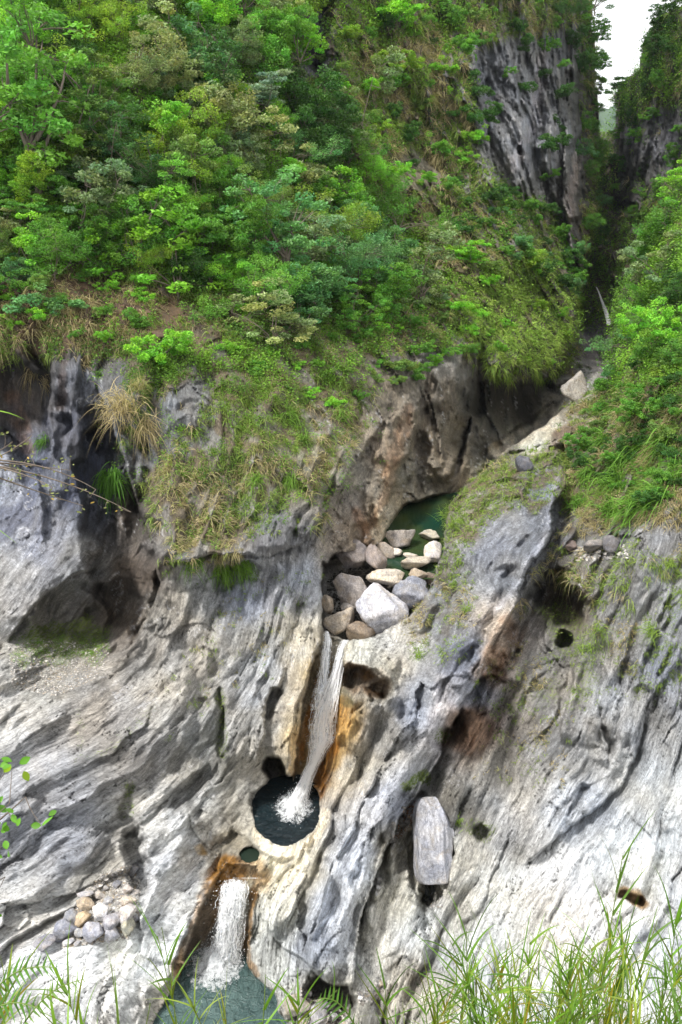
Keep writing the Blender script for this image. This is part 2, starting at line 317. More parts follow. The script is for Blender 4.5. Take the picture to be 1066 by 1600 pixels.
strokes = [  # points, radius, softness, metres (+ carved in, - standing out)
 ([(20,600),(60,650),(55,700)],38,22,2.6), ([(172,715),(190,840),(196,930)],38,22,2.4), ([(100,958),(190,955)],28,24,1.5),
 ([(150,655),(165,690)],14,12,1.2),([(60,690),(160,760),(110,850),(30,940)],18,40,-.9),
 ([(205,1312),(216,1350),(222,1385)],9,13,1.7), ([(345,1078),(350,1130),(346,1180)],1,8,.6), ([(318,1100),(300,1150),(270,1200)],3,10,.5),
 ([(203,1232),(194,1272)],2,9,.6), ([(270,1290),(262,1330)],18,26,-.8), ([(430,832)],16,18,-1.3),([(412,846)],10,12,-.6),
 ([(262,912),(340,905),(440,893)],5,20,.7),([(250,880),(340,868),(420,868)],10,14,-.5), ([(432,1082),(420,1118)],3,8,1.1), ([(428,1195),(432,1218)],9,9,2.6), ([(400,1240),(397,1255)],4,6,.6),
 ([(470,1060),(455,1150),(448,1200)],8,12,-.6), ([(345,950),(330,1000),(335,1050)],3,9,.5),([(365,880),(350,960)],3,9,.6),
 ([(548,1058),(575,1062),(596,1072)],13,8,1.9),([(592,1075),(590,1090)],8,8,1.0),
 ([(745,925),(700,1040),(690,1100),(640,1160),(560,1290),(512,1420),(500,1500)],16,26,-1.15),
 ([(690,1185),(650,1235),(612,1290),(585,1370),(560,1440),(556,1475)],5,16,.9), ([(712,1135),(698,1158)],8,14,1.8), ([(775,1055),(720,1120)],6,18,.8),
 ([(868,918),(885,950)],22,13,2.4), ([(885,1000)],10,5,2.2), ([(884,700),(880,800),(858,880),(822,960),(776,1045)],4,14,1.5),
 ([(860,700),(868,760),(850,830),(800,940),(750,1040)],8,16,-.7),
 ([(645,1262),(635,1320),(664,1400)],12,14,.8), ([(672,1384),(674,1398)],11,7,1.8), ([(752,1300)],8,6,1.0), ([(972,1398),(988,1404),(998,1405)],5,4,1.2),
 ([(900,1300),(935,1265),(975,1225),(1000,1150),(1005,1090)],4,20,.7), ([(1010,1270),(980,1350)],26,40,-.7), ([(912,1235),(890,1262)],5,9,.6),([(945,1145),(950,1165)],7,8,.8),
 ([(500,1545),(538,1562)],13,9,2.4), ([(664,1410),(684,1480),(640,1560)],4,12,.8), ([(565,1415),(556,1445)],4,8,.8),([(730,1448),(740,1440)],5,9,.6),
 ([(330,1460),(300,1490)],8,10,.3),
 ([(812,232),(813,238)],2,3,3), ([(774,430),(790,436)],4,3,3),([(958,320),(974,318),(988,326)],7,5,9),([(985,330),(965,420)],8,20,-6),
 ([(905,580),(860,640),(760,715)],3,9,2.0), ([(640,640),(600,740),(590,800)],10,20,-1.0),([(660,700),(640,780)],5,12,1.3),([(700,590),(690,720)],14,18,-1.6),([(735,560),(745,640)],5,8,2.0),([(775,620),(830,625),(800,660)],26,24,3.5),
 ([(520,700),(500,780),(480,850)],5,14,.6),([(880,120),(870,240),(890,330)],12,20,-4),([(905,100),(900,200)],6,14,-2),([(500,0),(490,90)],14,14,3)]
for p_, r_, s_, d_ in strokes: disp = disp + d_ * stroke(p_, r_, s_)
def ledge(pts, side, amount, fall):
    """one side of this broken line stands proud of the other by 'amount' metres and rounds off over 'fall'"""
    p = np.array(pts, float); L = np.r_[0, np.cumsum(np.hypot(*np.diff(p, axis=0).T))]; d = np.full(U.shape, 1e12); sg = np.zeros(U.shape); tt = np.zeros(U.shape)
    uu = U + (SU - U) * .55 + 1.5 * noise(U / 6., V / 6., 0, 240); vv = V + (SV - V) * .55
    for i in range(len(p) - 1):
        a, b = p[i], p[i + 1]; e = b - a; wx_ = uu - a[0]; wy_ = vv - a[1]; t = np.clip((wx_ * e[0] + wy_ * e[1]) / (e @ e), 0, 1); q0 = np.hypot(wx_ - e[0] * t, wy_ - e[1] * t); m_ = q0 < d
        d = np.where(m_, q0, d); sg = np.where(m_, np.sign(e[0] * wy_ - e[1] * wx_) * side, sg); tt = np.where(m_, (L[i] + t * (L[i + 1] - L[i])) / L[-1], tt)
    s2 = d * sg; tap = sstep(0, .14, tt) * sstep(1, .86, tt)
    return -amount * tap * np.exp(-np.maximum(s2, 0) / fall) * sstep(-1.5, 2.5, s2) + .25 * amount * tap * np.exp(-np.maximum(-s2, 0) / 9.) * (s2 < 0)
LEDGES = [([(880,700),(884,760),(862,800),(858,850),(822,888),(806,950),(766,1010),(752,1056),(716,1105),(696,1185)],1,3.4,95),([(706,1120),(690,1180),(655,1235),(622,1280),(590,1360),(566,1430),(552,1520),(545,1590)],1,2.2,52),
 ([(650,1080),(590,1200),(545,1290),(505,1390),(475,1480),(482,1540)],-1,1.1,50),([(140,580),(175,660),(195,720),(212,780),(240,850),(252,910),(236,960),(200,1010),(150,1040)],-1,4.0,80),([(245,885),(330,868),(420,868),(470,850),(515,790)],-1,1.9,50),
 ([(10,1010),(40,965),(70,930),(110,900),(160,885)],-1,2.3,60),([(520,1060),(560,1042),(590,1045),(608,1062),(606,1105)],-1,1.0,40),([(520,1165),(545,1120),(575,1098),(630,1085)],1,1.5,50),([(500,940),(502,1000),(480,1060),(462,1110),(455,1160),(446,1215)],1,1.3,32),
 ([(190,1262),(225,1298),(234,1350),(230,1400),(214,1460)],-1,1.4,35),([(345,1070),(350,1130),(352,1200)],-1,.9,30),([(428,1070),(415,1120),(400,1200)],1,.9,30),([(330,1190),(270,1240),(205,1300)],1,.5,30),
 ([(1012,1080),(1005,1150),(975,1222),(935,1262),(880,1300),(810,1360)],1,.9,50),([(930,1100),(952,1165),(946,1200)],1,.9,25),([(912,1225),(885,1275)],1,.7,22),([(905,1010),(890,1080),(872,1160)],-1,.9,40),([(1005,815),(960,880),(935,950),(922,1020)],-1,1.0,50),([(1055,900),(1020,1000),(1000,1060)],1,.7,30),
 ([(828,935),(865,905),(900,915),(915,950)],-1,1.4,30),([(700,1075),(770,1056),(820,1068)],-1,.9,50),([(462,1495),(500,1528),(545,1545),(565,1620)],-1,1.8,45),([(402,1380),(415,1445),(445,1482),(480,1505)],-1,.8,40),
 ([(750,500),(745,600),(735,650),(715,720),(700,775)],1,2.2,60),([(750,560),(800,600),(850,596),(900,560)],-1,3.5,60),([(668,580),(650,680),(612,760),(585,840)],1,1.3,40),([(540,700),(505,780),(490,850)],1,.8,30),
 ([(880,180),(880,330),(905,430)],-1,5,30),([(740,40),(760,200),(780,330),(870,430)],1,5,70),([(640,1310),(636,1370),(660,1410),(690,1405)],1,.8,14),([(700,1270),(708,1330),(695,1395)],-1,.6,20),([(0,700),(60,740),(75,860)],1,.8,40),([(80,560),(75,640),(85,720)],-1,2.0,40),
 ([(610,640),(560,720),(520,790)],1,.6,30),([(300,1430),(275,1500),(250,1560)],1,.6,20),([(1066,1020),(1010,1100),(985,1170)],1,.6,30),([(800,1290),(770,1370),(740,1440)],1,.4,30),([(870,1180),(840,1270),(800,1330)],-1,.4,30),([(720,1180),(690,1260),(660,1330)],-1,.3,25)]
for a_ in LEDGES: disp = disp + ledge(*a_)
D1 = D + disp
# channels and basins, tied to their water levels
def plane_D(z, extra=0.): return (z - extra) / zc(V)
mf1 = pmask(P_FALL1, 3)
fall1_D = 36.3 + (V - 985) / 270. * (34.6 - 36.3)
D1 = D1 * (1 - mf1) + mf1 * (np.maximum(fall1_D + .55 + .3 * disp, D1 * .0 + fall1_D + .3))
mf2 = pmask(P_FALL2, 3)
fall2_D = 31.0 + (V - 1375) / 125. * .45
D1 = D1 * (1 - mf2) + mf2 * (fall2_D + .5 + .15 * disp)
def shore(poly, z, inner=.7):
    """outside: keep the rock just above the water near its rim; inside: sink it below"""
    global D1
    Dw = plane_D(z); sdv = poly_sd(poly, U + 1.5 * noise(U / 9., V / 9., 2, 33), V + 1.5 * noise(U / 9., V / 9., 3, 34))
    near = sstep(48, 16, -sdv)
    lim = Dw - .06 - .0035 * np.maximum(-sdv, 0) * 2
    D1 = np.where((sdv < 0) & (-sdv < 48), np.minimum(D1, lim + (1 - near) * 3), D1)
    m = sstep(-1, 3, sdv)
    D1 = D1 * (1 - m) + m * (Dw + inner)
D1b = D1.copy()
shore(P_PLUNGE, Z_PL, 2.2); shore(P_SMALL, Z_SM, 1.6); shore(P_LOWER, Z_LO, 1.2)
# the fall's channel opens into the pool: keep fall rock behind
D1 = np.where((mf1 > .5) & (V < 1232), D1b, D1)
D1 = np.where((mf2 > .5) & (V > 1350), D1b, D1)
cave = stroke([(426,1192),(432,1216),(440,1226)], 11, 7); D1 = np.where(V < 1224, D1 + 2.2 * cave, D1)
mu_ = pmask(P_POOL_UP, 3); D1 = D1 * (1 - mu_ * (1 - mR)) + mu_ * (1 - mR) * (plane_D(Z_UP) + 1.3)
# boulder jam bed
jam = pmask([(508,880),(598,880),(655,900),(650,960),(600,985),(545,1000),(508,985),(502,920)], 5) * (1 - mR)
D1 = D1 * (1 - jam) + jam * (39.6 + (985 - V) / 100. * 2.3 + 2.2 + .3 * disp)
P1 = at(U, V, D1)

def tD(u, v):
    """rock distance at a direction (bilinear)"""
    i = np.clip(np.searchsorted(VS, v) - 1, 0, NV - 2); j = np.clip(np.searchsorted(US, u) - 1, 0, NU - 2)
    a = (v - VS[i]) / (VS[i + 1] - VS[i]); b = (u - US[j]) / (US[j + 1] - US[j])
    return (D1[i, j] * (1 - b) + D1[i, j + 1] * b) * (1 - a) + (D1[i + 1, j] * (1 - b) + D1[i + 1, j + 1] * b) * a

# ---- rock colours: the stone's own (weathered grey, polished white marble, ochre by the water, soil), with shade put into the gorge cave and left recess tones
CP = [  # u, v, sRGB
 (0,0,60,62,45),(300,0,62,60,45),(480,60,84,82,88),(600,100,110,100,72),(760,150,112,112,118),(840,200,158,156,160),(900,150,104,102,96),(780,330,140,136,132),(650,280,118,106,80),(880,350,130,122,115),(700,400,112,104,70),
 (100,450,82,68,56),(300,480,96,84,64),(550,450,100,94,66),(800,480,96,100,62),(850,560,74,74,56),
 (30,620,96,82,72),(60,580,70,66,66),(120,600,98,98,108),(160,560,96,92,90),(110,680,86,86,100),(70,720,102,106,126),(0,750,134,138,156),(150,800,80,83,100),(130,760,78,82,98),(60,850,138,138,152),(130,880,150,145,142),(20,900,158,152,150),
 (190,800,74,62,50),(215,900,110,92,78),(200,960,118,100,84),(240,960,150,140,128),
 (220,700,120,120,126),(300,650,118,118,122),(400,620,120,112,90),(330,760,140,128,110),(400,760,144,136,116),(480,740,142,136,110),(430,830,120,120,128),(300,860,136,130,124),
 (320,930,165,160,156),(385,930,150,152,168),(450,920,178,178,190),(400,1000,160,154,148),(300,1000,165,155,145),(470,1000,200,186,165),(60,1050,165,158,148),(0,1100,190,182,176),(150,1120,165,155,148),(250,1080,172,162,152),
 (200,1180,150,144,142),(100,1230,165,160,162),(330,1180,140,136,130),(380,1150,172,166,162),(400,1060,178,180,190),(0,1300,168,168,178),(100,1330,158,158,168),(300,1260,180,174,168),(270,1300,220,216,216),(340,1290,176,166,154),(250,1370,200,198,205),(150,1380,180,172,162),
 (360,1310,190,178,160),(450,1340,236,222,196),(405,1370,238,226,200),(300,1420,206,204,208),(100,1500,228,226,230),(30,1450,214,208,206),(200,1500,228,224,222),(60,1580,200,198,200),(240,1570,205,195,185),
 (490,1050,190,160,110),(478,1150,225,190,130),(515,1180,200,150,72),(530,1140,196,152,80),(600,1060,172,162,146),(560,1020,205,196,180),(600,1150,172,162,152),(640,1010,190,180,170),(560,1200,196,184,168),(650,1100,156,158,172),(600,1250,190,192,210),(560,1330,206,208,222),(520,1420,206,208,222),(500,1480,170,172,184),(440,1430,226,220,208),(430,1500,206,200,190),
 (560,740,140,128,112),(610,720,150,122,92),(640,740,146,134,116),(680,700,142,122,98),(690,620,122,106,88),(710,740,140,120,95),(600,810,205,180,145),(570,820,165,135,105),(540,790,142,128,116),(750,620,50,47,40),(820,640,60,54,46),(760,700,84,76,66),(700,560,120,112,104),  # darkest tones carry the shade of the gorge cave under the overhang
 (720,800,140,134,110),(780,740,132,126,92),(830,690,206,196,176),(860,670,200,186,160),(880,680,130,104,84),(850,760,118,122,140),(760,850,128,128,138),(840,830,118,120,132),(700,900,134,132,132),(800,900,140,140,148),(700,980,140,138,142),(730,1020,124,128,146),(740,1080,150,152,170),(780,980,190,172,158),(800,1000,170,152,138),(770,1040,160,136,120),
 (950,620,140,128,110),(1000,660,110,98,72),(900,760,128,116,90),(920,600,176,168,158),(900,900,132,122,110),(880,940,100,84,64),(950,900,138,132,124),(1020,850,140,136,136),(1040,950,158,156,160),(960,1000,146,140,134),(850,1040,138,130,122),(740,1130,150,112,86),(1050,1050,150,152,166),(980,1100,170,170,176),(850,1130,138,130,124),(780,1200,140,132,124),(880,1180,160,154,150),(720,1260,130,124,116),(800,1280,196,190,188),(1000,1250,212,210,210),(900,1260,200,200,208),
 (620,1330,190,180,164),(640,1400,214,206,192),(700,1350,202,194,182),(760,1400,226,220,214),(880,1380,240,238,240),(1000,1350,236,236,240),(1060,1400,228,228,234),(950,1450,242,240,238),(700,1450,230,226,222),(600,1480,222,216,210),(650,1540,205,196,186),(800,1550,236,234,232),(1000,1580,230,228,226),(540,1580,190,184,176),(500,1600,176,170,164),
 (930,350,84,86,70),(960,300,70,76,66),(1030,200,112,110,118),(1000,120,80,82,72),(1050,100,94,94,96),(1000,330,104,98,98),(975,360,86,78,72),(940,450,98,88,80),(930,520,126,120,126),(950,560,104,96,96),(1050,600,96,84,60),(1066,450,70,72,52)]
cpn = np.array(CP, float); g_ = cpn[:, 2:5].mean(1, keepdims=True); cpn[:, 2:5] = g_ + (cpn[:, 2:5] - g_) * .68; cpn[:, 3] *= 1.012; cpn[:, 4] *= .992; rgb = lin(np.minimum(cpn[:, 2:5] * np.array([.955, .965, .985]), 230))
q = np.stack([WU + 8 * noise(U / 20., V / 20., 9, 71) + 16 * noise(cc * .5, Y * .3, ll * .08, 72), WV + 12 * noise(cc * .6, Y * .3, ll * .1, 73)], -1).reshape(-1, 2)
tint = np.empty((len(q), 3), np.float32)
for i in range(0, len(q), 40000):
    d2 = ((q[i:i + 40000, None] - cpn[None, :, :2]) ** 2).sum(-1) + 60
    w_ = d2 ** -1.9; tint[i:i + 40000] = (w_ @ rgb) / w_.sum(1)[:, None]
tint = tint.reshape(NV, NU, 3)
def paint(col, m):
    global tint
    m = np.clip(m, 0, 1)[..., None]; tint = tint * (1 - m) + lin(col) * m
def vn(s, seed): return sstep(-.25, .25, fbm(X * s, Y * s, Z * s, 3, seed))
for col, pts, r_, s_, k_ in [
  ((190,128,48),[(500,1060),(484,1120),(470,1180),(462,1225)],3,7,.9),((176,118,44),[(528,1100),(516,1160),(505,1210),(497,1240)],6,10,.95),((205,160,90),[(540,1100),(530,1150)],6,12,.7),
  ((120,84,36),[(548,1058),(590,1068)],16,10,.9),((58,70,30),[(535,1085),(545,1095)],6,8,.7),((40,62,24),[(470,1195),(472,1205)],4,6,.7),((226,196,146),[(462,1140),(458,1210)],5,6,.8),
  ((176,132,66),[(352,1358),(334,1392),(316,1440),(298,1490),(285,1515)],13,8,.95),((150,112,58),[(398,1400),(388,1450),(386,1500),(400,1522)],4,4,.9),((190,140,66),[(360,1360),(400,1362)],12,10,.9),((98,76,42),[(335,1440),(318,1490)],8,8,.85),((210,160,84),[(404,1350),(408,1375),(398,1392)],3,4,.9),
  ((246,234,208),[(402,1300),(420,1325),(445,1334),(470,1328),(497,1305),(508,1270)],4,7,.9),((240,222,190),[(408,1350),(412,1385)],6,8,.8),
  ((140,106,80),[(745,1120),(715,1160)],10,18,.5),((146,96,76),[(760,1052),(790,1058)],4,6,.35),((176,146,120),[(790,980),(770,1040)],10,14,.7),
  ((160,118,84),[(640,640),(610,740),(580,830)],4,10,.45),((160,118,86),[(560,800),(575,845)],4,10,.45),((226,212,188),[(604,800),(596,835)],8,8,.85),((214,204,186),[(772,704),(850,662),(866,650)],6,6,.9),
  ((196,198,208),[(870,740),(855,830),(820,900),(770,960),(700,1010)],1,7,.35),((214,212,216),[(690,1060),(682,1180)],5,9,.6),
  ((170,132,66),[(975,1396),(998,1406)],8,6,.8),((150,118,48),[(318,1330)],9,4,.8),
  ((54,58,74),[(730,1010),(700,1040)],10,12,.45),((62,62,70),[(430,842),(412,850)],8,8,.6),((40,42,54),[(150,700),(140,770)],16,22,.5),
  ((196,190,186),[(185,780),(187,850)],2,3,.6),((70,50,36),[(100,560),(95,640)],3,8,.5),((116,84,60),[(20,620),(40,700)],6,10,.5),
  ((96,100,110),[(880,20),(860,120),(840,200),(820,260)],10,20,.4),((176,172,176),[(850,80),(835,200),(790,280)],3,12,.6),((190,176,168),[(905,240),(885,350),(880,420)],3,8,.65)]:
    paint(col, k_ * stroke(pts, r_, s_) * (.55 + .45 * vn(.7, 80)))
# bands, patches, veins of the stone itself
b1 = np.clip(.5 + 1.0 * fbm(cc * 1.3, Y * .3, ll * .12, 4, 110, .6), 0, 1); b2 = np.clip(.5 + 1.2 * fbm(cc * 5.5, Y * 1.0, ll * .4, 3, 111, .65), 0, 1); b3 = np.clip(.5 + .9 * fbm(X * .5, Y * .5, Z * .5, 3, 112), 0, 1)[..., None]
tint = tint * (.82 + .34 * b1)[..., None] * (.84 + .32 * b2 * (1 - .4 * smoothR))[..., None]
tint = tint * (np.array([.95, .985, 1.035]) * (1 - b3) + np.array([1.04, 1.01, .95]) * b3)
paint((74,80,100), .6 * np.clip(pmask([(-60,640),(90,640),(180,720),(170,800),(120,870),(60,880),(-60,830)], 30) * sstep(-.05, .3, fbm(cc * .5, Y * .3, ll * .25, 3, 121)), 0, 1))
vein = sstep(.05, .0, np.abs(fbm(cc * 1.3 + wob, Y * .5, ll * .22, 4, 113))) * sstep(.0, .35, fbm(X * .4, Y * .4, Z * .4, 2, 114)) * (V > 560)
tint = tint * (1 - .5 * vein[..., None]) + .5 * vein[..., None] * np.array([.66, .67, .7])
crk = sstep(.03, .0, np.abs(fbm(cc * 1.2 + 5, Y * .5, ll * .14, 4, 115))) * sstep(-.05, .3, fbm(X * .5, Y * .5, Z * .5, 2, 116))
tint = tint * (1 - .6 * crk[..., None])
crk2 = sstep(.028, .0, np.abs(fbm(cc * 2.6 + 9, Y * .8, ll * .3, 3, 119))) * sstep(.0, .3, fbm(X * .8, Y * .8, Z * .8, 2, 120)); tint = tint * (1 - .55 * crk2[..., None]); crk = np.maximum(crk, .4 * crk2)
streak = np.clip(.5 + 1.3 * fbm(X * .35, Y * .35, Z * .35, 3, 118), .05, 1); D1 = D1 + .15 * crk; P1 = at(U, V, D1)
# wetness near the falling water
wet = np.maximum.reduce([stroke([(512,1000),(505,1100),(480,1190),(460,1240)], 14, 16), stroke([(365,1350),(360,1400),(345,1490)], 40, 14), sstep(-14, 0, poly_sd(P_LOWER, U, V)) * .8, stroke([(640,800),(600,850),(570,900)], 8, 14) * .5])
# moss and small-plant film
moss = .0 * U
for pts, r_, s_, k_ in [([(345,1080),(350,1180)],3,10,.5),([(60,1000),(140,1000)],20,22,.7),([(120,1190),(180,1165),(240,1110)],3,12,.35),([(205,1240),(195,1270)],5,12,.4),
   ([(120,1110),(130,1180)],3,8,.3),([(335,960),(330,1060)],3,10,.35),([(640,1230),(660,1215)],6,12,.8),([(870,960),(900,1000)],20,24,.5),([(800,1090),(860,1080)],10,30,.4),([(700,1150)],6,16,.6),([(930,1010),(910,1080)],10,20,.5),([(740,1290),(760,1300)],10,14,.5),([(1040,950),(1010,1000)],6,20,.3)]:
    moss = np.maximum(moss, k_ * stroke(pts, r_, s_))
grassy = np.maximum.reduce([pmask([(150,520),(560,480),(600,600),(560,680),(500,760),(420,800),(360,880),(260,880),(230,800),(200,690)], 25),
    pmask([(700,780),(760,730),(860,700),(880,760),(850,800),(780,800),(720,870),(700,860)], 12), sstep(660, 560, V) * .9,
    pmask([(900,560),(1500,520),(1500,820),(1000,820),(880,840),(880,700)], 15), .6 * pmask([(620,900),(720,860),(730,960),(690,1040),(640,1000)], 20)])
bare = np.maximum.reduce([pmask([(740,70),(900,40),(915,200),(905,420),(880,430),(870,330),(800,300),(745,250)], 14), pmask([(470,0),(510,0),(520,130),(470,120)], 8),
    pmask([(0,560),(80,560),(200,560),(190,700),(240,850),(250,960),(20,985),(-400,900),(-400,600)], 10), pmask([(560,560),(745,540),(740,620),(700,770),(620,830),(540,880),(500,860),(540,740),(600,640)], 12),
    pmask([(600,250),(660,230),(700,290),(640,310)], 10) * .8, pmask([(965,200),(1080,150),(1080,240),(1000,330),(960,330)], 10) * .85, pmask([(200,690),(280,600),(330,580),(330,640),(250,720),(210,760)], 8) * .8,
    pmask([(745,560),(900,590),(870,650),(700,780)], 8) * .8, pmask([(905,505),(950,510),(960,600),(900,620)], 10)])
veg = np.clip(grassy - bare, 0, 1)
soil = veg * sstep(-.35, .3, fbm(X * .9, Y * .9, Z * .6, 3, 90))
paint((98,84,58), soil * .75); paint((92,70,50), .7 * pmask([(-60,440),(120,425),(260,455),(330,500),(250,545),(-60,540)], 20))
aps = {'tint': ('FLOAT_COLOR', None), 'rockco': ('FLOAT_VECTOR', None), 'wet': ('FLOAT', None), 'moss': ('FLOAT', None)}
rockco = np.stack([cc, Y, ll], -1)
skyreg = poly_sd([(930,-330),(928,-10),(924,40),(936,80),(930,120),(940,150),(937,203),(952,204),(958,185),(955,140),(985,118),(998,104),(1003,62),(1022,28),(1066,8),(1100,-330)], U + (SU - U) * .5, V + (SV - V) * .5)
idx = np.arange(NV * NU).reshape(NV, NU)
quads = np.stack([idx[:-1, :-1], idx[1:, :-1], idx[1:, 1:], idx[:-1, 1:]], -1).reshape(-1, 4)
def facev(a): a = np.asarray(a, float); return .25 * (a[:-1, :-1] + a[1:, :-1] + a[1:, 1:] + a[:-1, 1:]).ravel()
hidden = (U > 926) & (V < 204) & (mFR < .5) & (mF > .5)
fsky = (facev((skyreg > 0) | hidden) > .4)
fid = np.where(facev(mR) > .5, 1, np.where(facev(np.maximum(mF, mFR)) > .5, 2, np.where(facev(mG) > .5, 3, 0)))

# ------------------------------------------------------------ rock material
def rock_mat(name, use_attr=True, scale=1., base=(.4, .39, .38)):
    m = NT(name)
    if use_attr:
        co = m.attr('rockco', 'Vector'); tintc = m.attr('tint'); wetv = m.attr('wet', 'Fac'); mossv = m.attr('moss', 'Fac')
    else:
        co = m.n('ShaderNodeTexCoord').outputs['Object']; oi = m.n('ShaderNodeObjectInfo')
        tintc = oi.outputs['Color']; wetv = 0.; mossv = 0.
        ad = m.n('ShaderNodeVectorMath', operation='ADD'); m.l(co, ad.inputs[0]); sc_ = m.n('ShaderNodeVectorMath', operation='SCALE')
        m.l(oi.outputs['Location'], sc_.inputs[0]); sc_.inputs['Scale'].default_value = 1.; m.l(sc_.outputs[0], ad.inputs[1]); co = ad.outputs[0]
    st2 = m.mapping(co, (6.5, 2.2, 1.1) if use_attr else (6.5, 3.2, 3.8))
    fine = m.noise(st2, 1.3, 5, .7, .3)
    grain = m.noise(co, 8 * scale, 4, .75)
    sk = m.attr('streak', 'Fac') if use_attr else .6
    c = m.mix(sk, tintc, m.mix(m.rng(fine, .34, .66), (.66, .66, .67), (1.26, 1.25, 1.25)), 'MULTIPLY')
    c = m.mix(.85, c, m.mix(m.rng(grain, .36, .66), (.58, .57, .56), (1.3, 1.3, 1.3)), 'MULTIPLY')
    vj = m.noise(m.mapping(co, (2.6 * scale, 1 * scale, .5 * scale), (3, 7, 1)), 1.0, 7, .72, .5)
    j = m.rng(m.math('ABSOLUTE', m.math('SUBTRACT', vj, .5)), .004, .024, 1., 0.)
    jm = m.math('MULTIPLY', j, m.rng(grain, .42, .58))
    c = m.mix(m.math('MULTIPLY', jm, .72), c, (.06, .055, .052))
    c = m.mix(m.rng(grain, .30, .39, .6, 0.), c, (.09, .085, .08))
    if not use_attr:
        big = m.noise(co, .9 * scale, 4, .6, .3); stn = m.noise(co, 1.7, 5, .65, .5); c = m.mix(m.rng(stn, .5, .62, 0., .55), c, m.mix(1., c, (.78, .68, .52), 'MULTIPLY')); c = m.mix(m.rng(stn, .36, .44, .5, 0.), c, m.mix(1., c, (.58, .58, .585), 'MULTIPLY')); c = m.mix(1., c, m.mix(m.rng(big, .35, .65), (.74, .76, .82), (1.2, 1.17, 1.12)), 'MULTIPLY')
    if use_attr:
        mf = m.math('MULTIPLY', m.rng(m.math('ADD', grain, m.math('MULTIPLY', mossv, .4)), .66, .82), m.rng(mossv, 0., .1))
        c = m.mix(mf, c, m.mix(m.rng(fine, .3, .7), (.05, .09, .018), (.22, .27, .06)))
        c = m.mix(m.math('MULTIPLY', wetv, .55), c, m.mix(1., c, (.52, .48, .41), 'MULTIPLY'))
    h = m.math('ADD', m.math('MULTIPLY', m.math('MULTIPLY', fine, sk), .5), m.math('MULTIPLY', grain, .32))
    h = m.math('SUBTRACT', h, m.math('MULTIPLY', jm, .10))
    if not use_attr: tintc = c
    nrm = m.bump(h, .22 if use_attr else .10, 1.)
    rough = m.rng(wetv, 0., 1., .82, .28) if use_attr else .75
    return m.fin(m.bsdf(c, rough, .35, nrm))
M_ROCK = rock_mat('weathered_marble'); M_BOULDER = rock_mat('boulder_stone', False, 1.6)

def sub_terrain(name, sel):
    q_ = quads[sel]; used = np.unique(q_); remap = np.full(NV * NU, -1); remap[used] = np.arange(len(used))
    A = {'tint': ('FLOAT_COLOR', tint.reshape(-1, 3)[used]), 'rockco': ('FLOAT_VECTOR', rockco.reshape(-1, 3)[used]),
         'wet': ('FLOAT', wet.ravel()[used]), 'streak': ('FLOAT', streak.ravel()[used]), 'moss': ('FLOAT', moss.ravel()[used])}
    me = np_mesh(name, P1.reshape(-1, 3)[used], remap[q_], True, A, [M_ROCK])
    return tag(link(name, me), kind='structure')
sub_terrain('mountainside', (fid == 0) & ~fsky)
sub_terrain('rock_terrain', (fid == 1) & ~fsky)
sub_terrain('distant_cliff', (fid == 2) & ~fsky)
sub_terrain('gorge_floor', (fid == 3) & ~fsky)

# ------------------------------------------------------------ distant hills
def hills():
    xs = np.linspace(-700, 1500, 90); ys = np.linspace(900, 2300, 40); A, B = np.meshgrid(xs, ys)
    H = -150 + 560 * np.exp(-((A - 150) / 900) ** 2) * sstep(900, 2000, B) * (.8 + .35 * fbm(A / 500, B / 500, 0 * A, 4, 5)) + 25 * fbm(A / 90, B / 90, 0 * A, 3, 8)
    i = np.arange(A.size).reshape(A.shape); q_ = np.stack([i[:-1, :-1], i[:-1, 1:], i[1:, 1:], i[1:, :-1]], -1).reshape(-1, 4)
    m = NT('hill_forest'); co = m.n('ShaderNodeTexCoord').outputs['Object']
    c = m.mix(m.rng(m.noise(co, .02, 6, .7), .35, .65), (.02, .05, .02), (.06, .11, .04))
    me = np_mesh('hills', np.stack([A, B, H], -1).reshape(-1, 3), q_, True, None, [m.fin(m.bsdf(c, .9, .1))])
    tag(link('hills', me), kind='structure')
hills()

# ------------------------------------------------------------ water
def water_mat(name, deep, shallow, ripple, scale, rough=.06):
    m = NT(name); co = m.n('ShaderNodeTexCoord').outputs['Object']
    n1 = m.noise(m.mapping(co, (1, 1, 1)), scale, 4, .6, .6)
    c = m.mix(m.rng(m.noise(co, .35, 3), .35, .65), deep, shallow)
    return m.fin(m.bsdf(c, rough, .5, m.bump(n1, ripple, 1.), IOR=1.33))
def pool(name, poly, z, grow, mat, n=60):
    p = np.array(poly, float); c = p.mean(0); p = c + (p - c) * grow
    # resample the outline, then a fan of rings
    seg = np.r_[p, p[:1]]; L = np.r_[0, np.cumsum(np.hypot(*np.diff(seg, axis=0).T))]
    t = np.linspace(0, L[-1], n + 1)[:-1]; ou = np.interp(t, L, seg[:, 0]); ov = np.interp(t, L, seg[:, 1])
    W = at(ou, ov, z / zc(ov)); C_ = W.mean(0); k = 8
    Vv = [C_[None]] + [C_ + (W - C_) * (j + 1) / k for j in range(k)]; Vv = np.concatenate(Vv); Vv[:, 2] = z
    f = [[0, 1 + i, 1 + (i + 1) % n, 1 + (i + 1) % n] for i in range(n)]
    tri = np.array([[0, 1 + i, 1 + (i + 1) % n] for i in range(n)])
    q_ = []
    for j in range(k - 1):
        a = 1 + j * n; b = a + n
        for i in range(n): q_.append([a + i, b + i, b + (i + 1) % n, a + (i + 1) % n])
    q_ = np.array(q_); tri4 = np.c_[q_[:, 0], q_[:, 1], q_[:, 2]]; tri5 = np.c_[q_[:, 0], q_[:, 2], q_[:, 3]]
    me = np_mesh(name, Vv, np.r_[tri, tri4, tri5], True, None, [mat])
    return tag(link(name, me), kind='structure')
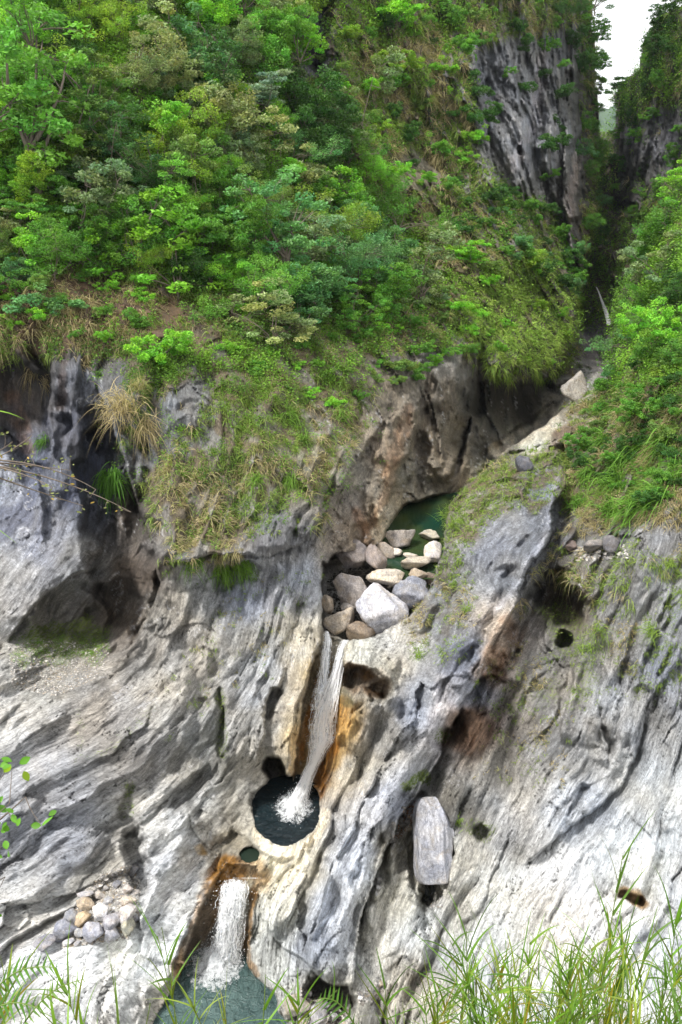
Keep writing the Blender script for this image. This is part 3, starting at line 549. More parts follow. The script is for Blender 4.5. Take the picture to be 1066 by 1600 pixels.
pool('plunge_pool_water', P_PLUNGE, Z_PL, 1.07, water_mat('dark_pool', (.004, .009, .012), (.010, .020, .024), .25, 3.6))
pool('pothole_water', P_SMALL, Z_SM, 1.12, water_mat('pothole_water', (.012, .022, .016), (.02, .03, .02), .01, 3.))
pool('lower_pool_water', P_LOWER, Z_LO, 1.04, water_mat('teal_pool', (.045, .08, .078), (.10, .155, .145), .35, 2.6, .12))
pool('upper_pool_water', [(590,905),(596,850),(616,800),(648,782),(720,768),(724,800),(706,850),(700,885),(680,905)], Z_UP, 1.0, water_mat('green_pool', (.006, .034, .022), (.035, .05, .015), .015, 1.8))

# white water: many separate strands and drops following the rock
def foam_mat(name, alpha=None):
    m = NT(name); co = m.n('ShaderNodeTexCoord').outputs['Object']
    n1 = m.noise(m.mapping(co, (6, 6, 1.3)), 2.0, 6, .72, .3)
    n3 = m.noise(m.mapping(co, (6.5, 6.5, 1.9)), 1.5, 6, .78, .5)
    sh = m.bsdf(m.mix(m.rng(n3, .36, .54), (.58, .63, .73), (.98, 1, 1)), .45, .4)
    tl = m.n('ShaderNodeBsdfTranslucent'); tl.inputs[0].default_value = (.9, .93, .96, 1); mt_ = m.n('ShaderNodeMixShader'); mt_.inputs[0].default_value = .05; m.l(sh, mt_.inputs[1]); m.l(tl.outputs[0], mt_.inputs[2]); sh = mt_.outputs[0]
    if alpha:
        tr = m.n('ShaderNodeBsdfTransparent'); mx = m.n('ShaderNodeMixShader')
        n2 = m.noise(m.mapping(co, (16, 16, 3.2)), 1.6, 5, .75, .4); af = m.math('SUBTRACT', m.math('ADD', m.math('MULTIPLY', n1, .45), m.math('MULTIPLY', n2, .55)), m.math('MULTIPLY', m.attr('edge', 'Fac'), .16)); m.l(m.rng(af, alpha[0], alpha[1], .0, 1.), mx.inputs[0]); m.l(tr.outputs[0], mx.inputs[1]); m.l(sh, mx.inputs[2]); sh = mx.outputs[0]
    return m.fin(sh)
M_STRAND = NT('strand_water'); M_STRAND = M_STRAND.fin(M_STRAND.bsdf((.97, .98, .99), .4, .4)); M_FOAM = foam_mat('white_water'); M_VEIL = foam_mat('water_veil', (.36, .47))
def waterfall(name, path, nstr, drops, seed):
    """path: (u, v, half width px, D). A veil hugging the rock plus strands and drops in front of it"""
    r = np.random.default_rng(seed); p = np.array(path, float); p[:, 3] -= .32 * np.sin(np.linspace(.35, 2.7, len(p))); L = np.r_[0, np.cumsum(np.hypot(*np.diff(p[:, :2], axis=0).T))]; L /= L[-1]
    def ev(t): return [np.interp(t, L, p[:, k]) for k in range(4)]
    T = np.linspace(0, 1, 140); W_ = np.linspace(-1, 1, 26); A, B = np.meshgrid(T, W_, indexing='ij')
    u, v, hw, d = ev(A)
    d = d + .25 * B ** 2 - .20 * fbm(B * 4, A * 6, A * 0, 3, seed) - .12 * fbm(B * 13, A * 16, A * 0, 3, seed + 1)
    u = u + B * hw * (1 + .15 * fbm(B * 2, A * 14, A * 0, 3, seed + 2))
    Vv = at(u, v, d); i = np.arange(A.size).reshape(A.shape)
    q_ = np.stack([i[:-1, :-1], i[1:, :-1], i[1:, 1:], i[:-1, 1:]], -1).reshape(-1, 4)
    root = empty(name, tuple(Vv[-1, 13])); tag(root, kind='structure')
    inv_ = -Vv[-1, 13]
    eg = (np.abs(B) ** 2.2 * .9 + sstep(.1, 0., A) * .5).ravel(); link('veil', np_mesh('veil', (Vv + inv_).reshape(-1, 3), q_, True, {'edge': ('FLOAT', eg)}, [M_VEIL]), root)
    VV = []; FF = []; n = 0
    for s_ in range(nstr):
        t0 = r.uniform(-.1, .9); t1 = min(1, t0 + r.uniform(.08, .4)); t0 = max(t0, 0); b0 = np.clip(r.normal(0, .5), -1, 1); k = 14
        tt = np.linspace(t0, t1, k); uu, vv, hw, dd = ev(tt); bb = b0 + .12 * np.cumsum(r.normal(size=k)) / 3
        c_ = at(uu + bb * hw, vv, dd - r.uniform(.0, .28) + .2 * bb ** 2); wd = r.uniform(.005, .02) * np.sin(np.linspace(.15, 3.0, k))
        for q0, q1 in ((1, 0), (-.5, .87), (-.5, -.87)):
            VV.append(c_ + np.c_[wd * q0, wd * q1, wd * 0])
        base = n
        for a in range(3):
            b = (a + 1) % 3
            for j in range(k - 1): FF.append([base + a * k + j, base + a * k + j + 1, base + b * k + j + 1, base + b * k + j])
        n += 3 * k
    link('strands', np_mesh('strands', np.concatenate(VV) + inv_, FF, True, None, [M_STRAND]), root)
    t = r.uniform(0, 1, drops); uu, vv, hw, dd = ev(t); b = r.normal(0, .62, drops)
    C_ = at(uu + b * hw, vv, dd - np.abs(r.normal(.1, .22, drops))); root_drops = droplets(C_, r, .006, .018)
    link('spray', np_mesh('spray', root_drops[0] + inv_, root_drops[1], False, None, [M_STRAND]), root)
    return root
OCT = np.array([(1,0,0),(-1,0,0),(0,1,0),(0,-1,0),(0,0,1),(0,0,-1)], float)
OCTF = np.array([(0,2,4),(2,1,4),(1,3,4),(3,0,4),(2,0,5),(1,2,5),(3,1,5),(0,3,5)])
def droplets(C_, r, a, b):
    rad = r.uniform(a, b, len(C_)) * r.uniform(.6, 1.3, len(C_))
    Vv = (C_[:, None] + OCT[None] * rad[:, None, None] * np.array([1, 1, 1.5])).reshape(-1, 3)
    return Vv, (OCTF[None] + 6 * np.arange(len(C_))[:, None, None]).reshape(-1, 3)
waterfall('waterfall', [(540,1000,6,35.9),(536,1012,8,35.6),(527,1050,9,35.3),(517,1085,14,35.0),(508,1110,19,34.75),(503,1135,21,34.6),(504,1155,20,34.45),(499,1170,14,34.2),(489,1195,9,34.1),(480,1215,10,34.0),(471,1238,12,33.8),(461,1260,16,33.45)], 220, 900, 3)
waterfall('waterfall', [(510,986,4,36.3),(512,1000,6,36.1),(509,1030,8,35.8),(505,1060,9,35.5),(502,1085,14,35.1),(500,1110,16,34.8)], 50, 300, 5)
waterfall('waterfall', [(368,1374,16,30.95),(366,1388,23,30.9),(363,1415,22,30.92),(359,1445,23,31.0),(354,1478,25,31.1),(347,1506,30,31.15)], 240, 900, 7)
waterfall('waterfall', [(366,1372,8,30.9),(405,1372,5,30.8)], 6, 20, 9)
waterfall('waterfall', [(932,448,.8,112),(937,460,1.3,111.5),(942,474,2,111),(948,490,3,110),(952,508,4,109)], 260, 300, 11)
def splash(name, u, v, z, rx, ry, seed, hgt, nd):
    r = np.random.default_rng(seed); c = at(u, v, z / zc(v)); k, n = 26, 72
    rr = np.linspace(0, 1, k); aa = np.linspace(0, 2 * np.pi, n + 1)[:-1]; A, B = np.meshgrid(rr, aa, indexing='ij')
    edge = 1 + .28 * fbm(np.cos(B) * 2.2, np.sin(B) * 2.2, 0 * B, 4, seed)
    x = A * edge * rx * np.cos(B); y = A * edge * ry * np.sin(B)
    h = hgt * np.exp(-(A * 2.1) ** 2) * (1 + .8 * fbm(x * 2.5, y * 2.5, 0 * x, 4, seed + 1)) + .05 * fbm(x * 9, y * 9, 0 * x, 2, seed + 4) * (1 - A) + .015
    i = np.arange(k * n).reshape(k, n); q_ = np.stack([i[:-1], i[1:], np.roll(i, -1, 1)[1:], np.roll(i, -1, 1)[:-1]], -1).reshape(-1, 4)
    root = empty(name, tuple(c)); tag(root, kind='structure')
    m = NT('foam_patch'); co = m.n('ShaderNodeTexCoord').outputs['Object']; n1 = m.noise(co, 4.5, 7, .75, .5)
    ln = m.n('ShaderNodeVectorMath', operation='LENGTH'); m.l(m.mapping(co, (1 / rx, 1 / ry, 0)), ln.inputs[0])
    al = m.rng(m.math('ADD', m.math('MULTIPLY', ln.outputs['Value'], .34), n1), .86, .58)
    al.node.inputs[3].default_value = 0.; al.node.inputs[4].default_value = 1.
    tr = m.n('ShaderNodeBsdfTransparent'); mx = m.n('ShaderNodeMixShader'); m.l(al, mx.inputs[0]); m.l(tr.outputs[0], mx.inputs[1]); m.l(m.bsdf((.9, .93, .95), .6, .3, m.bump(n1, .12)), mx.inputs[2])
    link('foam', np_mesh('foam', np.stack([x, y, h], -1).reshape(-1, 3), q_, True, None, [m.fin(mx.outputs[0])]), root)
    a = r.uniform(0, 6.28, nd); q0 = np.abs(r.normal(0, .42, nd)); C_ = np.stack([q0 * rx * np.cos(a), q0 * ry * np.sin(a), np.abs(r.normal(0, hgt * .75, nd)) * np.exp(-q0) + .01], -1)
    dv = droplets(C_, r, .004, .012); link('spray', np_mesh('spray', dv[0], dv[1], False, None, [M_FOAM]), root)
splash('foam', 459, 1262, Z_PL + .01, .85, 1.0, 21, .5, 3500)
splash('foam', 338, 1506, Z_LO + .01, 1.15, 1.25, 23, .6, 5000)
splash('foam', 497, 1160, -22.3, .5, .6, 25, .4, 2500)

# ------------------------------------------------------------ boulders and stones
def boulder_mesh(name, seed, sub=4, cuts=14, rough=.05):
    r = np.random.default_rng(seed)
    import bmesh
    bm = bmesh.new(); bmesh.ops.create_icosphere(bm, subdivisions=sub, radius=1); V_ = np.array([v.co[:] for v in bm.verts]); F_ = np.array([[v.index for v in f.verts] for f in bm.faces]); bm.free()
    dirs = r.normal(size=(cuts, 3)); dirs /= np.linalg.norm(dirs, axis=1)[:, None]; off = r.uniform(.46, .8, cuts)
    rad = np.ones(len(V_))
    for d, o in zip(dirs, off):
        dp = V_ @ d; lim = np.where(dp > .05, o / np.maximum(dp, .05), 9); rad = -np.log(np.exp(-70 * rad) + np.exp(-70 * lim)) / 70
    P = V_ * rad[:, None]
    nn = fbm(P[:, 0] * 1.3 + seed, P[:, 1] * 1.3, P[:, 2] * 1.3, 3, seed) * .10 + fbm(P[:, 0] * 5 + seed, P[:, 1] * 5, P[:, 2] * 5, 4, seed + 3, .6) * rough
    st_ = P @ dirs[0]; nn = nn + .03 * np.abs(np.sin(st_ * 9 + 2 * nn * 10)) * (rough > .03)
    P = P * (1 + nn)[:, None]
    ext = np.abs(P).max(0); P = P / ext
    return np_mesh(name, P, F_, True, None, [M_BOULDER])
BM = [boulder_mesh('boulder', 100 + i) for i in range(9)]
SM = [boulder_mesh('stone', 200 + i, 4, 15, .05) for i in range(7)]
BIG, STN, PEB = 'boulders jammed in and below the green pool', 'stones collected in the hollow beside the lower fall', 'pebbles lodged around the wedged slab'
def stone(name, u, v, w_, h_, col, label, cat='boulder', group=None, mesh=None, tilt=0, sink=.35, Dv=None, depth=1.):
    d = tD(u, v + h_ * .25) if Dv is None else Dv
    rx = w_ / 2 * d / F * (1.1 if v > 900 else 1.0); rz = h_ / 2 * d / F * (1.14 if v > 900 else 1.0); ry = (rx + rz) / 2 * depth
    d = d - ry * (1 - sink)
    o = link(name, mesh); p = pt(u, v, d); o.location = p
    o.rotation_euler = (-.35, R(tilt), random.uniform(-.25, .25)); o.scale = (rx, ry, rz)
    cg = np.array(col, float); ks = 1.06 if cat == 'stone' else 1.; o.color = (*lin(np.minimum(ks * (cg.mean() + (cg - cg.mean()) * np.array([.75, .75, .55])), 240)), 1)
    return tag(o, label, cat, group)
B_ = [ # u v w h colour mesh tilt label
 (592,951,84,76,(206,206,214),0,0,'largest white boulder with blue streaks, blocking the channel above the fall'),
 (548,918,56,64,(158,150,142),1,-12,'angular grey brown boulder standing left of the big white boulder'),
 (637,926,58,48,(146,150,164),2,10,'smooth blue grey boulder right of the big white boulder'),
 (533,971,50,38,(196,182,156),3,-8,'tan boulder directly above the fall mouth, below the angular grey one'),
 (513,942,22,30,(196,178,146),4,-20,'small tan stone squeezed against the left channel wall'),
 (560,988,46,32,(158,140,112),5,20,'brown shaded boulder tucked under the big white boulder'),
 (545,951,26,16,(150,144,136),6,0,'small grey rock in the gap left of the big white boulder'),
 (607,904,64,28,(218,204,174),7,4,'flat cream slab behind the big white boulder'),
 (588,873,34,50,(160,146,134),8,-28,'long speckled brown boulder leaning against the left wall'),
 (603,858,34,30,(196,180,154),1,20,'pale tan rock behind the long speckled boulder'),
 (545,866,58,52,(140,130,122),2,15,'rounded dark brown boulder stuck to the left wall'),
 (628,841,52,38,(168,158,142),3,14,'large grey rock at the left edge of the green pool'),
 (619,862,30,15,(226,216,196),4,0,'low white rock in front of the large grey pool rock'),
 (647,880,56,22,(200,188,160),5,4,'broad flat beige rock lying in the shallow water'),
 (642,868,26,9,(224,212,186),6,0,'small flat cream rock just behind the broad beige one'),
 (680,866,36,42,(228,218,204),7,-24,'pale pointed rock at the right edge of the pool'),
 (673,836,36,18,(206,198,168),8,10,'half submerged rock with white top in the green water'),
 (650,898,38,24,(190,172,138),0,0,'tan block between the cream slab and the beige flat rock'),
 (673,901,20,20,(146,128,106),1,0,'small brown rock under the right bank of the pool'),
 (545,1016,26,34,(200,182,152),4,-35,'cream rock at the top right lip of the fall'),
]
for (u, v, w_, h_, c, mi, ti, lb) in B_:
    if v < 890: Dv = min(tD(u, v + h_ * .3), (Z_UP) / zc(v + h_ * .30)) + .1
    else: Dv = 38.3 + (985 - v) / 100. * 2.8
    if v > 1005: Dv = 36.4
    stone('boulder', u, v, w_, h_, c, lb, 'boulder', BIG, BM[mi], ti, .45, Dv)
stone('boulder', 901, 606, 56, 50, (176,170,156), 'big weathered boulder with a mossy hollow high up the creek', 'boulder', None, BM[3], -10, .1, float(np.min(tD(np.array([880., 901., 922.]), np.array([606., 622., 606.])))))
stone('boulder', 955, 852, 27, 32, (120,118,122), 'dark grey boulder on the ledge under the green right bank', 'boulder', None, BM[6], 8)
stone('boulder', 925, 853, 38, 20, (150,144,138), 'low grey rock left of the dark boulder on the ledge', 'boulder', None, BM[5], 0)
stone('boulder', 888, 853, 26, 20, (130,112,100), 'brown rock at the left end of the ledge below the right bank', 'boulder', None, BM[2], 0)
stone('boulder', 819, 430, 13, 12, (120,122,126), 'lone small grey boulder on the bright green slope', 'boulder', None, BM[4], 0, 0)
stone('boulder', 818, 722, 30, 34, (104,106,118), 'dark rock sticking out of the grass on top of the ridge', 'boulder', None, BM[1], -10, .3)
# the slab wedged in the rock
def slab():
    import bmesh
    d = tD(690, 1330) - .5; H = 116 * d / F / .93; Wd = 57 * d / F; bm = bmesh.new(); bmesh.ops.create_cube(bm, size=1)
    bmesh.ops.subdivide_edges(bm, edges=bm.edges[:], cuts=44, use_grid_fill=True)
    P = np.array([v.co[:] for v in bm.verts]); Fa = np.array([[v.index for v in f.verts] for f in bm.faces]); bm.free()
    # superellipsoid-ish block, then split planes
    n_ = P / (np.sum(np.abs(P * 2) ** 5, 1) ** .2)[:, None]; P = n_
    x, y, z = P.T
    for (nx, ny, nz, o) in [(.75,-.45,.5,.50),(-.7,-.5,.35,.53),(.6,-.8,-.15,.47),(-.35,-.6,-.7,.50),(.9,-.2,-.3,.50),(.1,-.8,.62,.52),(-.9,-.1,.1,.47),(.5,.0,.86,.50)]:
        q0 = x * nx + y * ny + z * nz; ex = np.maximum(q0 - o, 0); x = x - ex * nx; y = y - ex * ny; z = z - ex * nz
    x = x * (1 - .22 * sstep(.0, .5, z)); x = x + .05 * np.sin(z * 4 + .6)
    Q = np.stack([x * Wd, y * Wd * 1.25, z * H], -1); N_ = n_ / np.linalg.norm(n_, axis=1)[:, None]
    n = .05 * fbm(Q[:, 0] * 1.2, Q[:, 1] * 1.2, Q[:, 2] * .6, 4, 3, .6) - .06 * saw(Q[:, 0] * 1.7 + Q[:, 1] * 1.2 + .35 * Q[:, 2] + .5 * noise(Q[:, 0], Q[:, 1], Q[:, 2], 4), .8)
    Q = Q + N_ * n[:, None] * np.array([1, 1, .4])
    o = link('rock_slab', np_mesh('rock_slab', Q, Fa, True, None, [M_BOULDER])); o.location = pt(676, 1312, d); o.rotation_euler = (R(-44), R(3), R(10)); o.color = (*lin((172,174,180)), 1)
    tag(o, 'long grey slab wedged upright in a rock groove right of the pool', 'rock slab')
slab()
ST_ = [(98,1455,42,30,(156,160,176),'largest blue grey rounded stone at the left of the pile'),(66,1473,38,17,(160,160,170),'flat grey stone at the far left end of the pile'),(130,1433,25,24,(214,190,140),'round yellow tan stone'),(135,1411,30,20,(208,188,150),'elongated tan stone behind the round yellow one'),
 (158,1426,28,28,(236,234,236),'brightest white stone in the middle of the pile'),(146,1456,29,32,(176,178,192),'squarish blue grey stone in the front row, centre'),(174,1441,29,28,(172,172,182),'grey stone right of the white one'),(174,1460,27,26,(182,184,196),'angular light grey stone in the front row, second from right'),
 (198,1447,25,25,(180,180,156),'greenish tan stone at the right end of the front row'),(200,1424,31,28,(206,200,194),'pale rounded stone at the right rear of the pile'),(200,1406,24,14,(222,208,184),'cream stone on top of the pale rounded one'),(110,1436,25,30,(160,164,174),'dark grey stone half hidden behind the yellow tan one'),
 (125,1458,16,15,(190,190,190),'small grey stone between two blue grey ones in the front row'),(107,1472,19,10,(214,214,218),'small white flat stone at the front edge'),(199,1390,17,14,(220,210,198),'small round cream stone behind the pile near the hollow'),(181,1382,15,10,(158,160,172),'small blue grey stone lying alone on the gravel'),
 (210,1358,16,19,(186,186,192),'upright grey stone at the foot of the hollow wall'),(156,1398,19,12,(214,206,192),'small pale stone behind the white one'),(168,1408,16,14,(198,200,206),'small light grey stone above the grey one'),(211,1436,13,12,(170,172,184),'small blue grey stone at the right edge of the pile'),
 (134,1397,25,9,(206,204,206),'thin light stone at the back left of the pile'),(165,1388,11,8,(200,198,196),'tiny grey stone on the gravel'),(210,1395,14,8,(196,190,182),'small flat stone near the right wall of the hollow'),(121,1473,11,7,(190,190,194),'tiny stone at the front edge right of the flat white one')]
for i, (u, v, w_, h_, c, lb) in enumerate(ST_): stone('stone', u, v, w_, h_, c, lb + (', in the hollow at lower left' if len(lb.split()) < 11 else ''), 'stone', STN, SM[i % 7], random.uniform(-15, 15), .3)
PB_ = [(631,1272,9,8,1),(625,1281,11,8,1),(637,1284,17,8,1),(627,1289,15,8,1),(615,1289,8,10,1),(639,1295,15,10,2),(624,1296,7,7,1),(620,1302,8,6,1),(612,1303,9,13,1),(614,1312,13,9,1),(631,1262,8,6,1),
 (593,1376,9,10,3),(587,1381,9,8,3),(586,1374,8,6,3),(591,1388,10,9,3),(588,1396,7,7,3),(583,1390,6,6,3),(667,1392,7,15,4),(673,1401,8,12,4),(677,1390,7,13,4)]
PL = {1: 'small grey pebble in the cluster left of the upright slab', 2: 'flat tan pebble touching the left side of the upright slab', 3: 'little pale pebble in the small cluster on the slope left of the slab', 4: 'smooth dark pebble in the hole under the upright slab'}
for i, (u, v, w_, h_, k) in enumerate(PB_): stone('pebble', u, v, w_, h_, {1: (150,146,138), 2: (176,164,136), 3: (206,206,206), 4: (130,136,146)}[k], PL[k], 'pebble', {1: 'pebbles left of the slab', 2: None, 3: 'pale pebbles on the slope', 4: 'pebbles under the slab'}[k], SM[i % 7], random.uniform(-30, 30), .3)
BT_ = [(462,1573,50,30,(176,170,152),'large tan grey stone half in the water at the bottom right of the lower pool'),(494,1583,32,26,(196,196,204),'light grey stone right of the large tan one at the pool edge'),(507,1591,20,16,(212,206,198),'cream stone at the bottom edge beside the lower pool'),(520,1587,17,15,(206,208,214),'whitish stone right of the cream one beside the lower pool'),(478,1554,18,12,(170,170,170),'grey stone at the water edge behind the large tan one'),(508,1571,15,12,(150,152,160),'dark blue grey pebble on the gravel under the overhang'),(501,1564,10,8,(196,176,146),'small tan pebble on the gravel under the overhang'),(527,1573,12,9,(186,186,190),'small grey pebble at the right of the gravel under the overhang')]
for i, (u, v, w_, h_, c, lb) in enumerate(BT_): stone('stone', u, v, w_, h_, c, lb, 'stone', 'stones beside the lower pool', SM[i % 7], 0, .3)

# gravel nobody could count
def area_pts(poly, n, r, uu=None):
    p = np.array(poly, float); lo, hi = p.min(0), p.max(0); out = []
    q_ = r.uniform(lo, hi, (n * 4, 2)); k = poly_sd(poly, q_[:, 0], q_[:, 1]) > 0
    return q_[k][:n]
def gravel(poly, n, sz, seed, cols):
    r = np.random.default_rng(seed); q_ = area_pts(poly, n, r); c = at(q_[:, 0], q_[:, 1], tD(q_[:, 0], q_[:, 1]) - .02)
    base = np.array([v.co[:] for v in boulder_mesh('g', seed, 1, 5, 0).vertices]); f = np.array([list(p.vertices) for p in boulder_mesh('g', seed, 1, 5, 0).polygons])
    n = len(c); s_ = np.exp(r.normal(math.log(sz), .45, n)); an = r.uniform(0, 6.28, n); sc = r.uniform(.6, 1.3, (n, 3)) * np.array([1, 1, .6])
    Vv = base[None] * sc[:, None] * s_[:, None, None]; ca, sa = np.cos(an)[:, None], np.sin(an)[:, None]
    Vv = np.stack([Vv[..., 0] * ca - Vv[..., 1] * sa, Vv[..., 0] * sa + Vv[..., 1] * ca, Vv[..., 2]], -1) + c[:, None]
    pal = lin(np.array(cols)); cv = pal[r.integers(0, len(pal), n)] * r.uniform(.7, 1.2, (n, 1)); cv = np.repeat(cv, len(base), 0)
    m = NT('gravel_stone'); mt = m.fin(m.bsdf(m.attr('leafcol'), .85, .2))
    o = link('gravel', np_mesh('gravel', Vv.reshape(-1, 3), (f[None] + len(base) * np.arange(n)[:, None, None]).reshape(-1, 3), False, {'leafcol': ('FLOAT_COLOR', cv)}, [mt]))
    tag(o, kind='stuff')
GC = [(150,144,136), (170,166,160), (128,126,126), (160,148,130), (196,192,186)]
gravel([(12,1010),(60,1000),(160,1005),(172,1025),(150,1060),(90,1088),(20,1075)], 3800, .022, 31, GC)
gravel([(95,1440),(130,1395),(160,1365),(205,1350),(220,1380),(216,1440),(200,1466),(100,1480)], 2600, .034, 32, GC)
gravel([(470,1545),(545,1558),(545,1600),(470,1610)], 1200, .035, 33, GC)
gravel([(632,1262),(650,1250),(656,1290),(636,1300),(612,1318)], 260, .03, 34, [(130,100,80), (150,130,110), (120,90,70)])
gravel([(512,900),(600,870),(690,880),(660,930),(560,1000),(512,990)], 900, .09, 36, [(84,80,74), (96,90,82), (70,68,64)])  # jam gravel coloured dark, shade of the boulder gaps put into its palette
gravel([(655,1380),(700,1380),(690,1420),(662,1415)], 150, .04, 37, GC)
gravel([(895,855),(975,850),(985,872),(900,876)], 260, .07, 38, GC)
gravel([(560,1550),(600,1530),(600,1560),(560,1570)], 160, .05, 35, GC)

# ------------------------------------------------------------ vegetation
def leaf_mat(name, use_obj=True, gloss=.35):
    m = NT(name); c = m.attr('leafcol')
    if use_obj:
        oi = m.n('ShaderNodeObjectInfo'); c = m.mix(1., c, oi.outputs['Color'], 'MULTIPLY')
    d = m.bsdf(c, .5, gloss); t = m.n('ShaderNodeBsdfTranslucent'); m.l(m.mix(1., c, (1.1, 1.25, .6), 'MULTIPLY'), t.inputs[0])
    mx = m.n('ShaderNodeMixShader'); mx.inputs[0].default_value = .35; m.l(d, mx.inputs[1]); m.l(t.outputs[0], mx.inputs[2])
    return m.fin(mx.outputs[0])
M_LEAF = leaf_mat('leaves'); M_GRASS = leaf_mat('grass_blades', False, .2); M_BLADE = leaf_mat('reed_leaves', True, .3)
def bark_mat():
    m = NT('bark'); co = m.n('ShaderNodeTexCoord').outputs['Object']; n1 = m.noise(m.mapping(co, (6, 6, 1.5)), 3, 4, .7)
    return m.fin(m.bsdf(m.mix(n1, (.06, .045, .035), (.26, .22, .18)), .9, .1, m.bump(n1, .02)))
M_BARK = bark_mat()
def leaf_quads(C_, r, L, Wd, up=.5, fold=.18):
    """one pointed leaf (4 corners, folded) per centre"""
    n = len(C_); yaw = r.uniform(0, 6.283, n); nrm = r.normal(size=(n, 3)) * .75 + np.array([0, 0, up * 2]); nrm /= np.linalg.norm(nrm, axis=1)[:, None]
    a = np.stack([np.cos(yaw), np.sin(yaw), r.normal(-.25, .35, n)], -1); a -= (a * nrm).sum(1)[:, None] * nrm; a /= np.linalg.norm(a, axis=1)[:, None]
    b = np.cross(nrm, a); Ls = (L * r.uniform(.6, 1.35, n))[:, None]; Ws = (Wd * r.uniform(.7, 1.3, n))[:, None]
    Vv = np.stack([C_ - a * Ls * .5, C_ - b * Ws * .5 - nrm * Ws * fold, C_ + a * Ls * .55, C_ + b * Ws * .5 - nrm * Ws * fold], 1)
    return Vv.reshape(-1, 3), np.arange(4 * n).reshape(n, 4)
def tubes(segs, k=6):
    """segs: list of (points (m,3), radii (m,))"""
    VV, FF, n = [], [], 0
    for P, rad in segs:
        P = np.asarray(P, float); m_ = len(P); T = np.gradient(P, axis=0); T /= np.linalg.norm(T, axis=1)[:, None] + 1e-9
        ref = np.where(np.abs(T[:, 2:3]) > .9, [[1., 0, 0]], [[0, 0, 1.]]); A = np.cross(T, ref); A /= np.linalg.norm(A, axis=1)[:, None] + 1e-9; B = np.cross(T, A)
        an = np.linspace(0, 2 * np.pi, k + 1)[:-1]
        VV.append((P[:, None] + np.asarray(rad)[:, None, None] * (A[:, None] * np.cos(an)[None, :, None] + B[:, None] * np.sin(an)[None, :, None])).reshape(-1, 3))
        i = n + np.arange(m_ * k).reshape(m_, k); FF.append(np.stack([i[:-1], np.roll(i, -1, 1)[:-1], np.roll(i, -1, 1)[1:], i[1:]], -1).reshape(-1, 4)); n += m_ * k
    return np.concatenate(VV), np.concatenate(FF)
def curve(a, b, bend, r, m_=6):
    a = np.asarray(a, float); b = np.asarray(b, float); t = np.linspace(0, 1, m_)[:, None]; o = r.normal(size=3) * bend * np.linalg.norm(b - a)
    return a + (b - a) * t + o * (4 * t * (1 - t)) * .5
def tree_proto(seed, kind):
    r = np.random.default_rng(seed)
    P = dict(round=(2.9, 1.9, 1.6, 84, 105, .16, .085, .6, .44), feathery=(3.3, 2.3, 1.7, 92, 105, .14, .055, .65, .48), layered=(3.0, 2.4, 1.2, 56, 100, .22, .12, .24, .55),
             open=(3.3, 1.8, 1.9, 56, 84, .19, .10, .46, .42), bush=(1.2, 1.1, .8, 44, 84, .15, .08, .55, .32), tall=(5.4, 1.5, 2.6, 70, 80, .17, .085, .5, .38))[kind]
    H, rx, rz, nc, nl, L, Wd, flat, cs = P; cz = H - rz * .95
    cen = []
    lobes = [(r.normal(size=3) * np.array([rx, rx, rz]) * .5) for _ in range(6)]
    while len(cen) < nc:
        d = r.normal(size=3); d /= np.linalg.norm(d); rad = r.uniform(.45, 1.) ** .6
        p = d * np.array([rx, rx, rz]) * rad * .62 + lobes[r.integers(6)]
        if p[2] < -rz * .75: continue
        cen.append(p + np.array([0, 0, cz]))
    cen = np.array(cen)
    hub = np.array([r.normal(0, .15), r.normal(0, .15), cz - rz * .7]); segs = [(curve((0, 0, -.6), hub, .06, r, 8), np.linspace(.11, .065, 8) * H / 4)]
    limbs = []
    for i in range(8):
        tgt = cen[r.integers(nc)] * .85 + hub * .15; c_ = curve(hub if i % 3 else hub * .75, tgt, .18, r, 7); segs.append((c_, np.linspace(.05, .018, 7) * H / 4)); limbs.append(c_)
    LP = np.concatenate(limbs)
    for c_ in cen:
        j = np.argmin(((LP - c_) ** 2).sum(1)); segs.append((curve(LP[j], c_, .12, r, 4), np.linspace(.018, .006, 4) * H / 4))
    tv, tf = tubes(segs, 5); trunk = np_mesh('trunk', tv, tf, True, None, [M_BARK])
    C_ = []; K = []
    for c_ in cen:
        sz = cs * r.uniform(.7, 1.3); n = int(nl * r.uniform(.6, 1.3)); g = r.normal(size=(n, 3)); g /= np.linalg.norm(g, axis=1)[:, None]; g *= r.uniform(.25, 1., (n, 1)) ** .5
        C_.append(c_ + g * sz * np.array([1, 1, flat])); tone = r.normal(0, .15); hue = r.uniform(-1, 1)
        tn = np.clip(1 + tone + r.normal(0, .22, n), .4, 1.9); K.append(np.stack([tn * (1 + .18 * hue), tn, tn * (1 - .15 * hue)], -1))
    C_ = np.concatenate(C_); K = np.concatenate(K); lv, lf = leaf_quads(C_, r, L, Wd)
    return trunk, np_mesh('crown', lv, lf, False, {'leafcol': ('FLOAT_COLOR', np.repeat(K, 4, 0))}, [M_LEAF]), cz, rx, rz
PR = {k: [tree_proto(300 + 10 * i + j, k) for j in range(n)] for i, (k, n) in enumerate([('round', 3), ('feathery', 3), ('layered', 2), ('open', 3), ('bush', 4), ('tall', 2)])}
FOREST = 'trees crowding the upper left slope'; HUES = dict(mid=(.078,.185,.024), bright=(.125,.28,.024), yellow=(.175,.29,.028), dark=(.040,.105,.018), blue=(.075,.175,.058), silver=(.20,.28,.19), pale=(.16,.23,.10), flush=(.29,.34,.14), olive=(.10,.165,.035))
